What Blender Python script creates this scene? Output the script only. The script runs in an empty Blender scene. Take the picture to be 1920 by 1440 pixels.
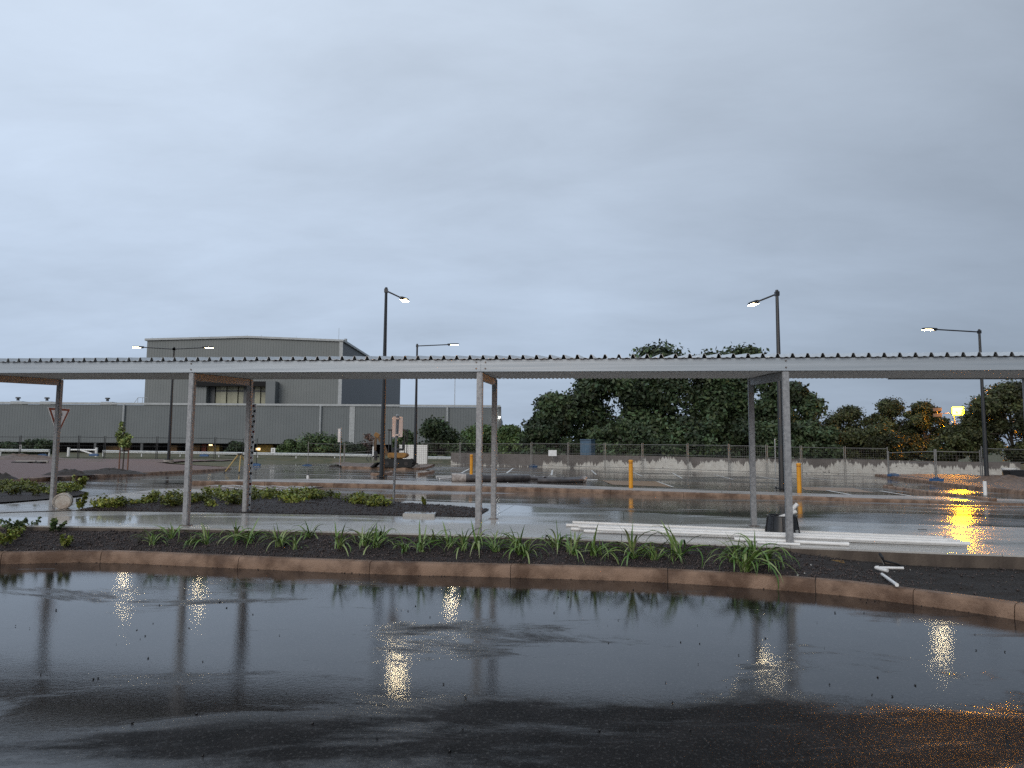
import bpy, bmesh, math, random
import numpy as np
from mathutils import Vector, Matrix, noise as mnoise
R = math.radians
random.seed(7)
rng = np.random.default_rng(11)
scene = bpy.context.scene
col = scene.collection

# ------------------------------------------------------------------ camera
F_PX, PITCH, ROLL, CZ = 1330.0, R(5.05), R(0.40), 1.62      # focal length in photo pixels (1920 wide)
FWD = Vector((0, math.cos(PITCH), math.sin(PITCH)))
UP0 = Vector((0, -math.sin(PITCH), math.cos(PITCH)))
RT0 = Vector((1, 0, 0))
RIGHT = RT0 * math.cos(ROLL) + UP0 * math.sin(ROLL)
UP = UP0 * math.cos(ROLL) - RT0 * math.sin(ROLL)
CAM = Vector((0, 0, CZ))
cd = bpy.data.cameras.new('camera')
cd.sensor_width = 36.0
cd.lens = F_PX / 1920 * 36.0
cd.clip_start = 0.05
cd.clip_end = 4000
cam = bpy.data.objects.new('camera', cd)
col.objects.link(cam)
m3 = Matrix((RIGHT, UP, -FWD)).transposed()
cam.matrix_world = Matrix.Translation(CAM) @ m3.to_4x4()
scene.camera = cam

# ------------------------------------------------------------------ world, sun, exposure
SUN_EL, SUN_AZ = R(28), R(205)          # a bright part of the overcast, behind the camera on the left
world = bpy.data.worlds.new('World')
scene.world = world
world.use_nodes = True
wn, wl = world.node_tree.nodes, world.node_tree.links
wn.clear()
def wnode(t, **kw):
    n = wn.new(t)
    for k, v in kw.items():
        setattr(n, k, v)
    return n
w_out = wnode('ShaderNodeOutputWorld')
w_bg = wnode('ShaderNodeBackground')
w_bg.inputs['Strength'].default_value = 1.0
sky = wnode('ShaderNodeTexSky', sky_type='NISHITA', sun_disc=False)
sky.sun_elevation, sky.sun_rotation = SUN_EL, SUN_AZ
sky.air_density, sky.dust_density = 1.0, 3.0
sk_dim = wnode('ShaderNodeVectorMath', operation='SCALE')
sk_dim.inputs['Scale'].default_value = 0.07
wl.new(sky.outputs['Color'], sk_dim.inputs[0])
tc = wnode('ShaderNodeTexCoord')
sep = wnode('ShaderNodeSeparateXYZ')
wl.new(tc.outputs['Generated'], sep.inputs[0])
def wmath(op, a, b=None, c=None, clamp=False):
    n = wnode('ShaderNodeMath', operation=op, use_clamp=clamp)
    for i, v in enumerate((a, b, c)):
        if v is None: continue
        if isinstance(v, (int, float)): n.inputs[i].default_value = v
        else: wl.new(v, n.inputs[i])
    return n.outputs[0]
zz = wmath('MAXIMUM', sep.outputs['Z'], 0.0)
den = wmath('ADD', zz, 0.22)
px_ = wmath('DIVIDE', sep.outputs['X'], den)
py_ = wmath('DIVIDE', sep.outputs['Y'], den)
cmb = wnode('ShaderNodeCombineXYZ')
wl.new(px_, cmb.inputs[0]); wl.new(py_, cmb.inputs[1])
def wnoise(scale, detail, rough, dist, off):
    mp = wnode('ShaderNodeMapping')
    mp.inputs['Location'].default_value = off
    mp.inputs['Rotation'].default_value = (0, 0, R(22))
    mp.inputs['Scale'].default_value = (0.75, 1.35, 1)
    wl.new(cmb.outputs[0], mp.inputs[0])
    n = wnode('ShaderNodeTexNoise')
    n.inputs['Scale'].default_value = scale
    n.inputs['Detail'].default_value = detail
    n.inputs['Roughness'].default_value = rough
    n.inputs['Distortion'].default_value = dist
    wl.new(mp.outputs[0], n.inputs['Vector'])
    return n.outputs['Fac']
n1 = wnoise(1.0, 7, 0.55, 0.2, (3.1, 1.7, 0))
n2 = wnoise(3.0, 7, 0.6, 0.3, (7.3, 4.2, 0))
cl = wmath('ADD', wmath('MULTIPLY', n1, 0.65), wmath('MULTIPLY', n2, 0.35))
cl = wmath('MULTIPLY_ADD', cl, 2.8, -0.90, clamp=True)
hfac = wmath('MULTIPLY', zz, 1.9, clamp=True)                          # 0 at the horizon
base_mix = wnode('ShaderNodeMix', data_type='RGBA')
base_mix.inputs['A'].default_value = (0.405, 0.500, 0.645, 1)          # above the horizon
base_mix.inputs['B'].default_value = (0.605, 0.700, 0.830, 1)          # higher up
wl.new(hfac, base_mix.inputs['Factor'])
cl_amp = wmath('MULTIPLY_ADD', cl, 0.27, 0.855)
side = wmath('SUBTRACT', wmath('MULTIPLY_ADD', sep.outputs['X'], -0.20, 1.07), wmath('MULTIPLY', wmath('MAXIMUM', wmath('SUBTRACT', sep.outputs['X'], 0.1), 0.0), 0.55))            # brighter towards the left, where the light is
tot = wmath('MULTIPLY', cl_amp, side)
sc_ = wnode('ShaderNodeVectorMath', operation='SCALE')
wl.new(base_mix.outputs['Result'], sc_.inputs[0]); wl.new(tot, sc_.inputs['Scale'])
fin = wnode('ShaderNodeMix', data_type='RGBA')
fin.inputs['Factor'].default_value = 0.90                              # nine tenths cloud, the rest sky shining through
wl.new(sk_dim.outputs[0], fin.inputs['A']); wl.new(sc_.outputs[0], fin.inputs['B'])
wl.new(fin.outputs['Result'], w_bg.inputs['Color'])
wl.new(w_bg.outputs[0], w_out.inputs['Surface'])

sd = bpy.data.lights.new('sun', 'SUN')
sd.energy = 1.15
sd.angle = R(40)
sd.color = (1.0, 0.95, 0.87)
sun = bpy.data.objects.new('sun', sd)
col.objects.link(sun)
sdir = Vector((math.sin(SUN_AZ) * math.cos(SUN_EL), math.cos(SUN_AZ) * math.cos(SUN_EL), math.sin(SUN_EL)))
sun.rotation_euler = (-sdir).to_track_quat('-Z', 'Y').to_euler()

vs = scene.view_settings
vs.view_transform = 'Standard'
vs.look = 'None'
vs.exposure = 0.0
vs.gamma = 1.0
scene.cycles.use_denoising = False
scene.cycles.max_bounces = 6
scene.cycles.sample_clamp_indirect = 8.0

# ------------------------------------------------------------------ pixel helpers: a photo pixel gives a direction, the ground gives the distance
def ray(x, y):
    return FWD + RIGHT * ((x - 960) / F_PX) - UP * ((y - 720) / F_PX)
def at(x, y, Y):
    d = ray(x, y); return CAM + d * (Y / d.y)
def on(x, y, z):
    d = ray(x, y); return CAM + d * ((z - CZ) / d.z)
def zroad(X, Y):
    zs = .32 - .0045 * X
    if Y < 14.8: return zs
    zd = .10 - .013 * max(X, -25)
    if Y < 23.7:
        t = (Y - 14.8) / 8.9
        return zs * (1 - t) + zd * t
    return zd - .01 * (Y - 23.7)
def zdeck(X, Y):
    return .23 - .013 * max(X, -25) - .01 * (Y - 23.7)
def zslab(X, Y):
    return .32 - .0045 * X
def hit(x, y, fn, dz=0.0):
    d = ray(x, y); t = prev = 2.0
    while t < 400:
        p = CAM + d * t
        if p.z <= fn(p.x, p.y) + dz: break
        prev = t; t *= 1.01
    lo, hi = prev, t
    for _ in range(36):
        m = (lo + hi) / 2; p = CAM + d * m
        if p.z <= fn(p.x, p.y) + dz: hi = m
        else: lo = m
    return CAM + d * hi

# ------------------------------------------------------------------ materials
MATS = {}
def nodes_of(name):
    m = bpy.data.materials.new(name)
    m.use_nodes = True
    nt = m.node_tree
    return m, nt.nodes, nt.links, nt.nodes['Principled BSDF']
def setup_noise(N, L, vec, scale, detail=5, rough=0.55, stretch=None, dist=0.0):
    n = N.new('ShaderNodeTexNoise')
    n.inputs['Scale'].default_value = scale
    n.inputs['Detail'].default_value = detail
    n.inputs['Roughness'].default_value = rough
    n.inputs['Distortion'].default_value = dist
    if stretch:
        mp = N.new('ShaderNodeMapping')
        mp.inputs['Scale'].default_value = stretch
        L.new(vec, mp.inputs[0]); vec = mp.outputs[0]
    L.new(vec, n.inputs['Vector'])
    return n.outputs['Fac']
def ramp(N, L, fac, a, b, ca=(0, 0, 0, 1), cb=(1, 1, 1, 1)):
    r = N.new('ShaderNodeValToRGB')
    r.color_ramp.elements[0].position = a; r.color_ramp.elements[0].color = ca
    r.color_ramp.elements[1].position = b; r.color_ramp.elements[1].color = cb
    L.new(fac, r.inputs[0])
    return r.outputs[0]
def mat(name, c1, c2=None, rough=0.6, metal=0.0, scale=8.0, bump=0.0, bscale=None, spec=0.5, world=False, stretch=None,
        rough2=None, coat=0.0, lo=0.35, hi=0.65, rnd=0.0, trans=0.0):
    if name in MATS: return MATS[name]
    m, N, L, b = nodes_of(name)
    if world:
        g = N.new('ShaderNodeNewGeometry'); vec = g.outputs['Position']
    else:
        t = N.new('ShaderNodeTexCoord'); vec = t.outputs['Object']
    b.inputs['Roughness'].default_value = rough
    b.inputs['Metallic'].default_value = metal
    b.inputs['Specular IOR Level'].default_value = spec
    b.inputs['Coat Weight'].default_value = coat
    b.inputs['Coat Roughness'].default_value = 0.12
    if c2 is None: c2 = tuple(v * 0.8 for v in c1)
    f = setup_noise(N, L, vec, scale, stretch=stretch)
    cc = ramp(N, L, f, lo, hi, (*c1, 1), (*c2, 1))
    if rnd:
        oi = N.new('ShaderNodeObjectInfo')
        hs = N.new('ShaderNodeHueSaturation')
        mm = N.new('ShaderNodeMath'); mm.operation = 'MULTIPLY_ADD'
        mm.inputs[1].default_value = rnd; mm.inputs[2].default_value = 1 - rnd / 2
        L.new(oi.outputs['Random'], mm.inputs[0]); L.new(mm.outputs[0], hs.inputs['Value'])
        L.new(cc, hs.inputs['Color']); cc = hs.outputs[0]
    L.new(cc, b.inputs['Base Color'])
    if rough2 is not None:
        mr = N.new('ShaderNodeMapRange')
        mr.inputs['From Min'].default_value = lo; mr.inputs['From Max'].default_value = hi
        mr.inputs['To Min'].default_value = rough; mr.inputs['To Max'].default_value = rough2
        f2 = setup_noise(N, L, vec, scale * 1.7, stretch=stretch)
        L.new(f2, mr.inputs['Value']); L.new(mr.outputs[0], b.inputs['Roughness'])
    if bump:
        bp = N.new('ShaderNodeBump')
        bp.inputs['Strength'].default_value = bump
        bp.inputs['Distance'].default_value = 0.02
        L.new(setup_noise(N, L, vec, bscale or scale * 6, 6, 0.6), bp.inputs['Height'])
        L.new(bp.outputs[0], b.inputs['Normal'])
    MATS[name] = m
    return m
def emit(name, c, s):
    if name in MATS: return MATS[name]
    m = bpy.data.materials.new(name); m.use_nodes = True
    N, L = m.node_tree.nodes, m.node_tree.links
    N.clear()
    o = N.new('ShaderNodeOutputMaterial'); e = N.new('ShaderNodeEmission')
    e.inputs[0].default_value = (*c, 1); e.inputs[1].default_value = s
    L.new(e.outputs[0], o.inputs[0])
    MATS[name] = m
    return m
def wet(name, c1, c2, dry_rough, film_rough, wlo, whi, wscale, wstretch, grain, grain_scale, ripple, patch=None, cscale=3.0, film_spec=0.5, dry_spec=0.35, base_dist=0.01, film_grain=.10, grain_stretch=(1, 1, 1), speck=0.0, wdetail=7, wrough=.62):
    """a wet pavement: a water film in broad patches over a grainy surface"""
    m, N, L, b = nodes_of(name)
    g = N.new('ShaderNodeNewGeometry'); vec = g.outputs['Position']
    f = setup_noise(N, L, vec, cscale, 8, 0.65)
    cc = ramp(N, L, f, .35, .65, (*c1, 1), (*c2, 1))
    w = setup_noise(N, L, vec, wscale, wdetail, wrough, stretch=wstretch, dist=0.6)
    if patch:                                   # a drier, worn patch of its own shape: centre, half-size, weight
        (cx, cy), (sx, sy), wt = patch
        mp = N.new('ShaderNodeMapping')
        mp.inputs['Location'].default_value = (-cx / sx, -cy / sy, 0)
        mp.inputs['Scale'].default_value = (1 / sx, 1 / sy, 0)
        L.new(vec, mp.inputs[0])
        ln = N.new('ShaderNodeVectorMath'); ln.operation = 'LENGTH'
        L.new(mp.outputs[0], ln.inputs[0])
        pr = N.new('ShaderNodeMapRange'); pr.interpolation_type = 'SMOOTHSTEP'
        pr.inputs['From Min'].default_value = 0.35; pr.inputs['From Max'].default_value = 1.25
        pr.inputs['To Min'].default_value = -wt; pr.inputs['To Max'].default_value = 0
        L.new(ln.outputs['Value'], pr.inputs['Value'])
        ad = N.new('ShaderNodeMath'); ad.operation = 'ADD'
        L.new(w, ad.inputs[0]); L.new(pr.outputs[0], ad.inputs[1]); w = ad.outputs[0]
    mask = N.new('ShaderNodeMapRange'); mask.interpolation_type = 'SMOOTHSTEP'
    mask.inputs['From Min'].default_value = wlo; mask.inputs['From Max'].default_value = whi
    L.new(w, mask.inputs['Value'])
    mk_ = mask.outputs[0]
    if speck:                                   # pale aggregate showing through the bitumen
        sp_n = ramp(N, L, setup_noise(N, L, vec, 48, 3, .6, stretch=grain_stretch), .56, .74, (0, 0, 0, 1), (speck, speck * .95, speck * .9, 1))
        mx_ = N.new('ShaderNodeMix'); mx_.data_type = 'RGBA'; mx_.blend_type = 'ADD'; mx_.inputs['Factor'].default_value = 1
        L.new(cc, mx_.inputs['A']); L.new(sp_n, mx_.inputs['B']); cc = mx_.outputs['Result']
    L.new(cc, b.inputs['Base Color'])
    rr = N.new('ShaderNodeMapRange')
    rr.inputs['To Min'].default_value = dry_rough; rr.inputs['To Max'].default_value = film_rough
    L.new(mk_, rr.inputs['Value']); L.new(rr.outputs[0], b.inputs['Roughness'])
    sp = N.new('ShaderNodeMapRange')
    sp.inputs['To Min'].default_value = dry_spec; sp.inputs['To Max'].default_value = film_spec
    L.new(mk_, sp.inputs['Value']); L.new(sp.outputs[0], b.inputs['Specular IOR Level'])
    b.inputs['IOR'].default_value = 1.38
    bp = N.new('ShaderNodeBump'); bp.inputs['Distance'].default_value = base_dist
    gs = N.new('ShaderNodeMapRange')
    gs.inputs['To Min'].default_value = grain; gs.inputs['To Max'].default_value = grain * film_grain
    L.new(mk_, gs.inputs['Value']); L.new(gs.outputs[0], bp.inputs['Strength'])
    L.new(setup_noise(N, L, vec, grain_scale, 5, 0.7, stretch=grain_stretch), bp.inputs['Height'])
    bp2 = N.new('ShaderNodeBump'); bp2.inputs['Distance'].default_value = 0.01
    bp2.inputs['Strength'].default_value = ripple
    L.new(setup_noise(N, L, vec, 9.0, 3, 0.5, stretch=(1, 1.6, 1)), bp2.inputs['Height'])
    L.new(bp.outputs[0], bp2.inputs['Normal'])
    L.new(bp2.outputs[0], b.inputs['Normal'])
    MATS[name] = m
    return m

M_ROAD = wet('wet_asphalt', (.007, .0066, .0066), (.017, .0155, .0153), .42, .050, .27, .47, .75, (.45, 1.2, 1), .85, 34, .012,
             patch=((1.1, 4.12), (4.8, .75), .215), dry_spec=.05, film_grain=.065, grain_stretch=(1, .8, 1), speck=.06, wdetail=10, wrough=.72, film_spec=.62)
M_LANE = wet('wet_lane_asphalt', (.075, .066, .058), (.150, .130, .112), .34, .075, .30, .54, .22, (.5, 1.6, 1), .4, 60, .03, cscale=.8)
M_SLAB = wet('wet_concrete', (.37, .36, .34), (.46, .45, .425), .40, .06, .38, .58, .30, (.5, 1.7, 1), .25, 70, .05, cscale=.9)
M_SLAB2 = wet('wet_concrete_brown', (.24, .21, .185), (.34, .31, .28), .42, .10, .42, .62, .25, (.5, 1.7, 1), .25, 70, .05, cscale=.7)
M_KERB = mat('muddy_kerb_concrete', (.105, .060, .037), (.250, .160, .108), rough=.5, rough2=.65, spec=.3, scale=3.0, lo=.38, hi=.60, bump=.6, bscale=60, world=True)
M_KERBJ = mat('kerb_mortar', (.05, .035, .028), rough=.8)
M_MULCH = mat('dark_mulch', (.014, .010, .009), (.045, .030, .026), rough=.75, scale=60, bump=1.0, bscale=90, world=True)
M_CHIP = mat('mulch_chip', (.016, .012, .011), (.105, .075, .066), rough=.5, scale=25, world=True)
M_SOIL = mat('wet_dark_soil', (.016, .011, .008), (.034, .023, .016), rough=.7, scale=18, bump=.9, bscale=45, world=True)
M_GRAVEL = mat('red_gravel', (.085, .048, .040), (.165, .100, .085), rough=.7, scale=22, bump=.8, bscale=30, world=True)
M_DIRT = mat('brown_dirt', (.075, .046, .030), (.15, .10, .07), rough=.6, scale=5, bump=.6, bscale=14, world=True)
M_GRASS = mat('rough_grass_ground', (.055, .062, .026), (.115, .095, .050), rough=.9, scale=.9, bump=.6, bscale=6, world=True)
M_GALV = mat('galvanised_steel', (.35, .39, .425), (.42, .46, .495), rough=.42, metal=.35, scale=1.5, rough2=.55, bump=.02, bscale=6, world=True, stretch=(.35, .35, 22))
M_GALVP = mat('galvanised_post', (.23, .235, .245), (.34, .345, .35), rough=.46, metal=.45, scale=26, rough2=.6, bump=.05, bscale=20, world=True)
M_BOLT = mat('bolt_steel', (.16, .14, .13), rough=.45, metal=.8)
M_ROOF = mat('roof_sheet_steel', (.56, .57, .57), (.63, .64, .64), rough=.35, metal=.55, scale=5)
M_CEIL = mat('ceiling_sheet_steel', (.46, .435, .415), (.54, .515, .495), rough=.5, metal=.1, scale=4)
M_BLACKP = mat('black_powder_coat', (.012, .013, .015), (.018, .019, .021), rough=.38, scale=10)
M_WHITE = mat('white_plastic', (.78, .77, .75), (.68, .665, .64), rough=.34, scale=6, lo=.4, hi=.75)
M_YELLOW = mat('yellow_paint', (.72, .32, .018), (.62, .26, .015), rough=.38, scale=6)
M_BLUE = mat('blue_plastic', (.025, .085, .20), (.04, .11, .24), rough=.5, scale=9)
M_BLACKPL = mat('black_plastic', (.010, .010, .011), (.016, .016, .017), rough=.34, scale=8)
M_FENCE = mat('fence_tube_steel', (.20, .19, .18), (.28, .27, .25), rough=.5, metal=.6, scale=6)
M_LINE = mat('white_line_paint', (.62, .61, .58), (.42, .41, .39), rough=.35, scale=14, world=True, lo=.45, hi=.75)
M_YLINE = mat('yellow_line_paint', (.26, .125, .022), (.13, .075, .030), rough=.35, scale=9, world=True)

# ------------------------------------------------------------------ mesh builder
class MB:
    def __init__(s): s.v, s.f = [], []
    def add(s, vs_, fs_):
        o = len(s.v)
        s.v += [tuple(p) for p in vs_]
        s.f += [tuple(i + o for i in f) for f in fs_]
        return s
    def box(s, c, size, rz=0.0, M=None, bev=0.0):
        hx, hy, hz = size[0] / 2, size[1] / 2, size[2] / 2
        pts = [Vector((x, y, z)) for x in (-hx, hx) for y in (-hy, hy) for z in (-hz, hz)]
        rm = M if M is not None else Matrix.Rotation(rz, 3, 'Z')
        pts = [rm @ p + Vector(c) for p in pts]
        return s.add(pts, [(0, 1, 3, 2), (4, 6, 7, 5), (0, 4, 5, 1), (2, 3, 7, 6), (0, 2, 6, 4), (1, 5, 7, 3)])
    def cyl(s, p0, p1, r0, r1=None, n=10, cap=True):
        p0, p1 = Vector(p0), Vector(p1); r1 = r0 if r1 is None else r1
        ax = (p1 - p0).normalized()
        a = ax.orthogonal().normalized(); b = ax.cross(a)
        vs_ = []
        for p, r in ((p0, r0), (p1, r1)):
            for i in range(n):
                t = 2 * math.pi * i / n
                vs_.append(p + a * (r * math.cos(t)) + b * (r * math.sin(t)))
        fs_ = [(i, (i + 1) % n, n + (i + 1) % n, n + i) for i in range(n)]
        if cap: fs_ += [tuple(range(n - 1, -1, -1)), tuple(range(n, 2 * n))]
        return s.add(vs_, fs_)
    def tube(s, path, r, n=8):
        path = [Vector(p) for p in path]
        rs = r if isinstance(r, (list, tuple)) else [r] * len(path)
        rings = []
        up = Vector((0, 0, 1))
        for i, p in enumerate(path):
            d = (path[min(i + 1, len(path) - 1)] - path[max(i - 1, 0)]).normalized()
            a = d.cross(up) if abs(d.z) < .95 else d.cross(Vector((1, 0, 0)))
            a.normalize(); b = a.cross(d)
            rings.append([p + a * (rs[i] * math.cos(2 * math.pi * k / n)) + b * (rs[i] * math.sin(2 * math.pi * k / n)) for k in range(n)])
        vs_ = [q for rg in rings for q in rg]
        fs_ = [(i * n + k, i * n + (k + 1) % n, (i + 1) * n + (k + 1) % n, (i + 1) * n + k) for i in range(len(path) - 1) for k in range(n)]
        fs_ += [tuple(range(n - 1, -1, -1)), tuple(range((len(path) - 1) * n, len(path) * n))]
        return s.add(vs_, fs_)
    def lathe(s, prof, c=(0, 0, 0), n=20, M=None):
        """prof: list of (radius, z)"""
        vs_ = []
        for r, z in prof:
            for k in range(n):
                t = 2 * math.pi * k / n
                p = Vector((r * math.cos(t), r * math.sin(t), z))
                if M is not None: p = M @ p
                vs_.append(p + Vector(c))
        fs_ = [(i * n + k, i * n + (k + 1) % n, (i + 1) * n + (k + 1) % n, (i + 1) * n + k) for i in range(len(prof) - 1) for k in range(n)]
        return s.add(vs_, fs_)
    def prism(s, top, depth):
        """top: polygon of 3-D points (counter-clockwise from above), extruded down"""
        n = len(top)
        vs_ = [Vector(p) for p in top] + [Vector(p) - Vector((0, 0, depth)) for p in top]
        fs_ = [tuple(range(n)), tuple(range(2 * n - 1, n - 1, -1))]
        fs_ += [(i, n + i, n + (i + 1) % n, (i + 1) % n) for i in range(n)]
        return s.add(vs_, fs_)
    def extr(s, poly, vec):
        n = len(poly); vec = Vector(vec)
        vs_ = [Vector(p) for p in poly] + [Vector(p) + vec for p in poly]
        fs_ = [tuple(range(n)), tuple(range(2 * n - 1, n - 1, -1))]
        fs_ += [(i, n + i, n + (i + 1) % n, (i + 1) % n) for i in range(n)]
        return s.add(vs_, fs_)
    def grid(s, fn, nu, nv):
        vs_ = [fn(i / nu, j / nv) for j in range(nv + 1) for i in range(nu + 1)]
        w = nu + 1
        return s.add(vs_, [(j * w + i, j * w + i + 1, (j + 1) * w + i + 1, (j + 1) * w + i) for j in range(nv) for i in range(nu)])
    def build(s, name, m, parent=None, smooth=False, bevel=0.0, origin=None):
        me = bpy.data.meshes.new(name)
        vv = s.v
        if origin is not None:
            o = Vector(origin); vv = [tuple(Vector(p) - o) for p in vv]
        me.from_pydata(vv, [], s.f)
        bm = bmesh.new(); bm.from_mesh(me)
        bmesh.ops.recalc_face_normals(bm, faces=bm.faces)
        if bevel:
            bmesh.ops.bevel(bm, geom=[e for e in bm.edges if len(e.link_faces) == 2 and e.calc_face_angle(0) > .6], offset=bevel, segments=2, affect='EDGES', clamp_overlap=True)
        bm.to_mesh(me); bm.free()
        me.materials.append(m)
        if smooth:
            me.polygons.foreach_set('use_smooth', [True] * len(me.polygons))
            if hasattr(me, 'set_sharp_from_angle'): me.set_sharp_from_angle(angle=R(40))
        o = bpy.data.objects.new(name, me)
        col.objects.link(o)
        if origin is not None and parent is None: o.location = origin
        if parent is not None: o.parent = parent
        return o
def sheet(name, fn, nu, nv, m, parent=None, smooth=True):
    """an open surface whose faces look up"""
    b = MB().grid(fn, nu, nv)
    me = bpy.data.meshes.new(name); me.from_pydata(b.v, [], b.f)
    me.materials.append(m)
    if smooth: me.polygons.foreach_set('use_smooth', [True] * len(me.polygons))
    o = bpy.data.objects.new(name, me); col.objects.link(o)
    if parent is not None: o.parent = parent
    return o
def raw(name, verts, faces, m, parent=None, colors=None):
    me = bpy.data.meshes.new(name)
    verts = np.asarray(verts, np.float32); faces = np.asarray(faces, np.int32)
    k = faces.shape[1]
    me.vertices.add(len(verts)); me.vertices.foreach_set('co', verts.ravel())
    me.loops.add(faces.size); me.loops.foreach_set('vertex_index', faces.ravel())
    me.polygons.add(len(faces))
    me.polygons.foreach_set('loop_start', np.arange(0, faces.size, k, dtype=np.int32))
    me.update(calc_edges=True)
    if colors is not None:
        at_ = me.color_attributes.new('tint', 'FLOAT_COLOR', 'POINT')
        cc = np.ones((len(verts), 4), np.float32); cc[:, :3] = colors
        at_.data.foreach_set('color', cc.ravel())
    me.materials.append(m)
    o = bpy.data.objects.new(name, me); col.objects.link(o)
    if parent is not None: o.parent = parent
    return o
def struct(o):
    o['kind'] = 'structure'; return o
def stuff(o, label=None, cat=None):
    o['kind'] = 'stuff'
    if label: o['label'] = label
    if cat: o['category'] = cat
    return o
def tag(o, label, cat, group=None):
    o['label'] = label; o['category'] = cat
    if group: o['group'] = group
    return o
def thing(name, label, cat, loc=(0, 0, 0), rz=0.0, group=None):
    o = bpy.data.objects.new(name, None); col.objects.link(o)
    o.empty_display_size = .2
    o.location = loc; o.rotation_euler = (0, 0, rz)
    return tag(o, label, cat, group)
def holder(name, kind='structure'):
    o = bpy.data.objects.new(name, None); col.objects.link(o); o['kind'] = kind
    return o
def copy_tree(o, parent=None):
    c = o.copy(); col.objects.link(c)
    if parent is not None: c.parent = parent
    for ch in list(o.children): copy_tree(ch, c)
    return c
def resample(pts, n):
    pts = [Vector(p) for p in pts]
    L_ = [0]
    for a, b in zip(pts, pts[1:]): L_.append(L_[-1] + (b - a).length)
    out = []
    for i in range(n + 1):
        d = L_[-1] * i / n
        k = 0
        while k < len(pts) - 2 and L_[k + 1] < d: k += 1
        t = (d - L_[k]) / max(1e-6, L_[k + 1] - L_[k])
        out.append(pts[k].lerp(pts[k + 1], t))
    return out
def smoothline(pts, n=6):
    """Catmull-Rom through the points"""
    pts = [Vector(p) for p in pts]
    P = [pts[0] * 2 - pts[1]] + pts + [pts[-1] * 2 - pts[-2]]
    out = []
    for i in range(1, len(P) - 2):
        p0, p1, p2, p3 = P[i - 1], P[i], P[i + 1], P[i + 2]
        for k in range(n):
            t = k / n
            out.append(.5 * ((2 * p1) + (p2 - p0) * t + (2 * p0 - 5 * p1 + 4 * p2 - p3) * t * t + (3 * p1 - p0 - 3 * p2 + p3) * t ** 3))
    out.append(pts[-1])
    return out
def sweep(mb, path, prof):
    """prof: (offset to the left of travel, height) closed loop"""
    path = [Vector(p) for p in path]; n = len(prof)
    rings = []
    for i, p in enumerate(path):
        d = path[min(i + 1, len(path) - 1)] - path[max(i - 1, 0)]
        d.z = 0; d.normalize()
        nrm = Vector((-d.y, d.x, 0))
        rings.append([p + nrm * o + Vector((0, 0, z)) for o, z in prof])
    vs_ = [q for r in rings for q in r]
    fs_ = [(i * n + k, (i + 1) * n + k, (i + 1) * n + (k + 1) % n, i * n + (k + 1) % n) for i in range(len(path) - 1) for k in range(n)]
    fs_ += [tuple(range(n)), tuple(range(len(path) * n - 1, (len(path) - 1) * n - 1, -1))]
    return mb.add(vs_, fs_)
def nz(x, y, s=1.0, o=0.0):
    return mnoise.fractal(Vector((x * s + o, y * s - o, o * .37)), .6, 2.1, 4)

# ================================================================== THE SETTING
# ---- ground to the horizon
def ground_z(X, Y):
    if Y < 71: z = -.9
    elif Y < 76.5: z = -.9 + (Y - 71) / 5.5 * 1.15
    else: z = .25
    return z
gx = [-1500, -400, -150] + list(np.linspace(-90, 60, 61)) + [150, 400, 1500]
gy = [-300, -60, 0, 40, 70, 71] + list(np.linspace(71.6, 80, 12)) + [90, 110, 150, 250, 500, 1500, 3000]
gv = [(x, y, ground_z(x, y) + (.10 * nz(x, y, .15) if 71 < y < 150 else 0)) for y in gy for x in gx]
w_ = len(gx)
struct(raw('ground', gv, [(j * w_ + i, j * w_ + i + 1, (j + 1) * w_ + i + 1, (j + 1) * w_ + i) for j in range(len(gy) - 1) for i in range(w_ - 1)], M_GRASS))

# ---- the near road
struct(sheet('near_road', lambda u, v: (-45 + 90 * u, -45 + 59.5 * v, 0.004 * nz(-45 + 90 * u, -45 + 59.5 * v, .5)), 60, 60, M_ROAD))

# ---- the car park and lane behind the footpath
cx = list(np.linspace(-75, 60, 109)); cy = list(np.linspace(12.2, 14.8, 3)) + list(np.linspace(16, 23.7, 8)) + list(np.linspace(25, 73.5, 40))
cv = [(x, y, zroad(x, y) - .012) for y in cy for x in cx]
w_ = len(cx)
struct(raw('car_park_asphalt', cv, [(j * w_ + i, j * w_ + i + 1, (j + 1) * w_ + i + 1, (j + 1) * w_ + i) for j in range(len(cy) - 1) for i in range(w_ - 1)], M_LANE))

# ---- the kerb along the near road, in cast lengths
kpx = [(0, 1058), (187, 1055), (445, 1066), (692, 1076), (957, 1083), (1252, 1093), (1529, 1112), (1712, 1134), (1902, 1162)]
kp = [Vector((-13.2, 7.2, 0)), Vector((-11.0, 8.6, 0)), Vector((-9.0, 9.4, 0))] + [on(x, y, 0) for x, y in kpx] + [Vector((5.32, 6.1, 0)), Vector((5.55, 4.9, 0)), Vector((5.6, 2.5, 0)), Vector((5.6, -2, 0))]
KPROF = [(0, -.1), (.006, .03), (.022, .118), (.034, .136), (.052, .145), (.15, .150), (.17, .142), (.175, -.1)]
near_kerb = holder('kerb')
kline = []
for i in range(len(kp) - 1):
    seg = smoothline(kp, 6)[i * 6:i * 6 + 7]
    kline += seg if i == 0 else seg[1:]
    a, b = seg[0], seg[-1]
    d0 = (seg[1] - seg[0]).normalized() * .004; d1 = (seg[-1] - seg[-2]).normalized() * .004
    jz = Vector((0, 0, random.uniform(-.003, .003)))
    ss = [seg[0] + d0 + jz] + [p + jz for p in seg[1:-1]] + [seg[-1] - d1 + jz]
    sweep(MB(), ss, KPROF).build('kerb_length', M_KERB, near_kerb, smooth=True)
sweep(MB(), kline, [(.012, -.1), (.03, .11), (.16, .138), (.17, -.1)]).build('mortar', M_KERBJ, near_kerb)

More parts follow.
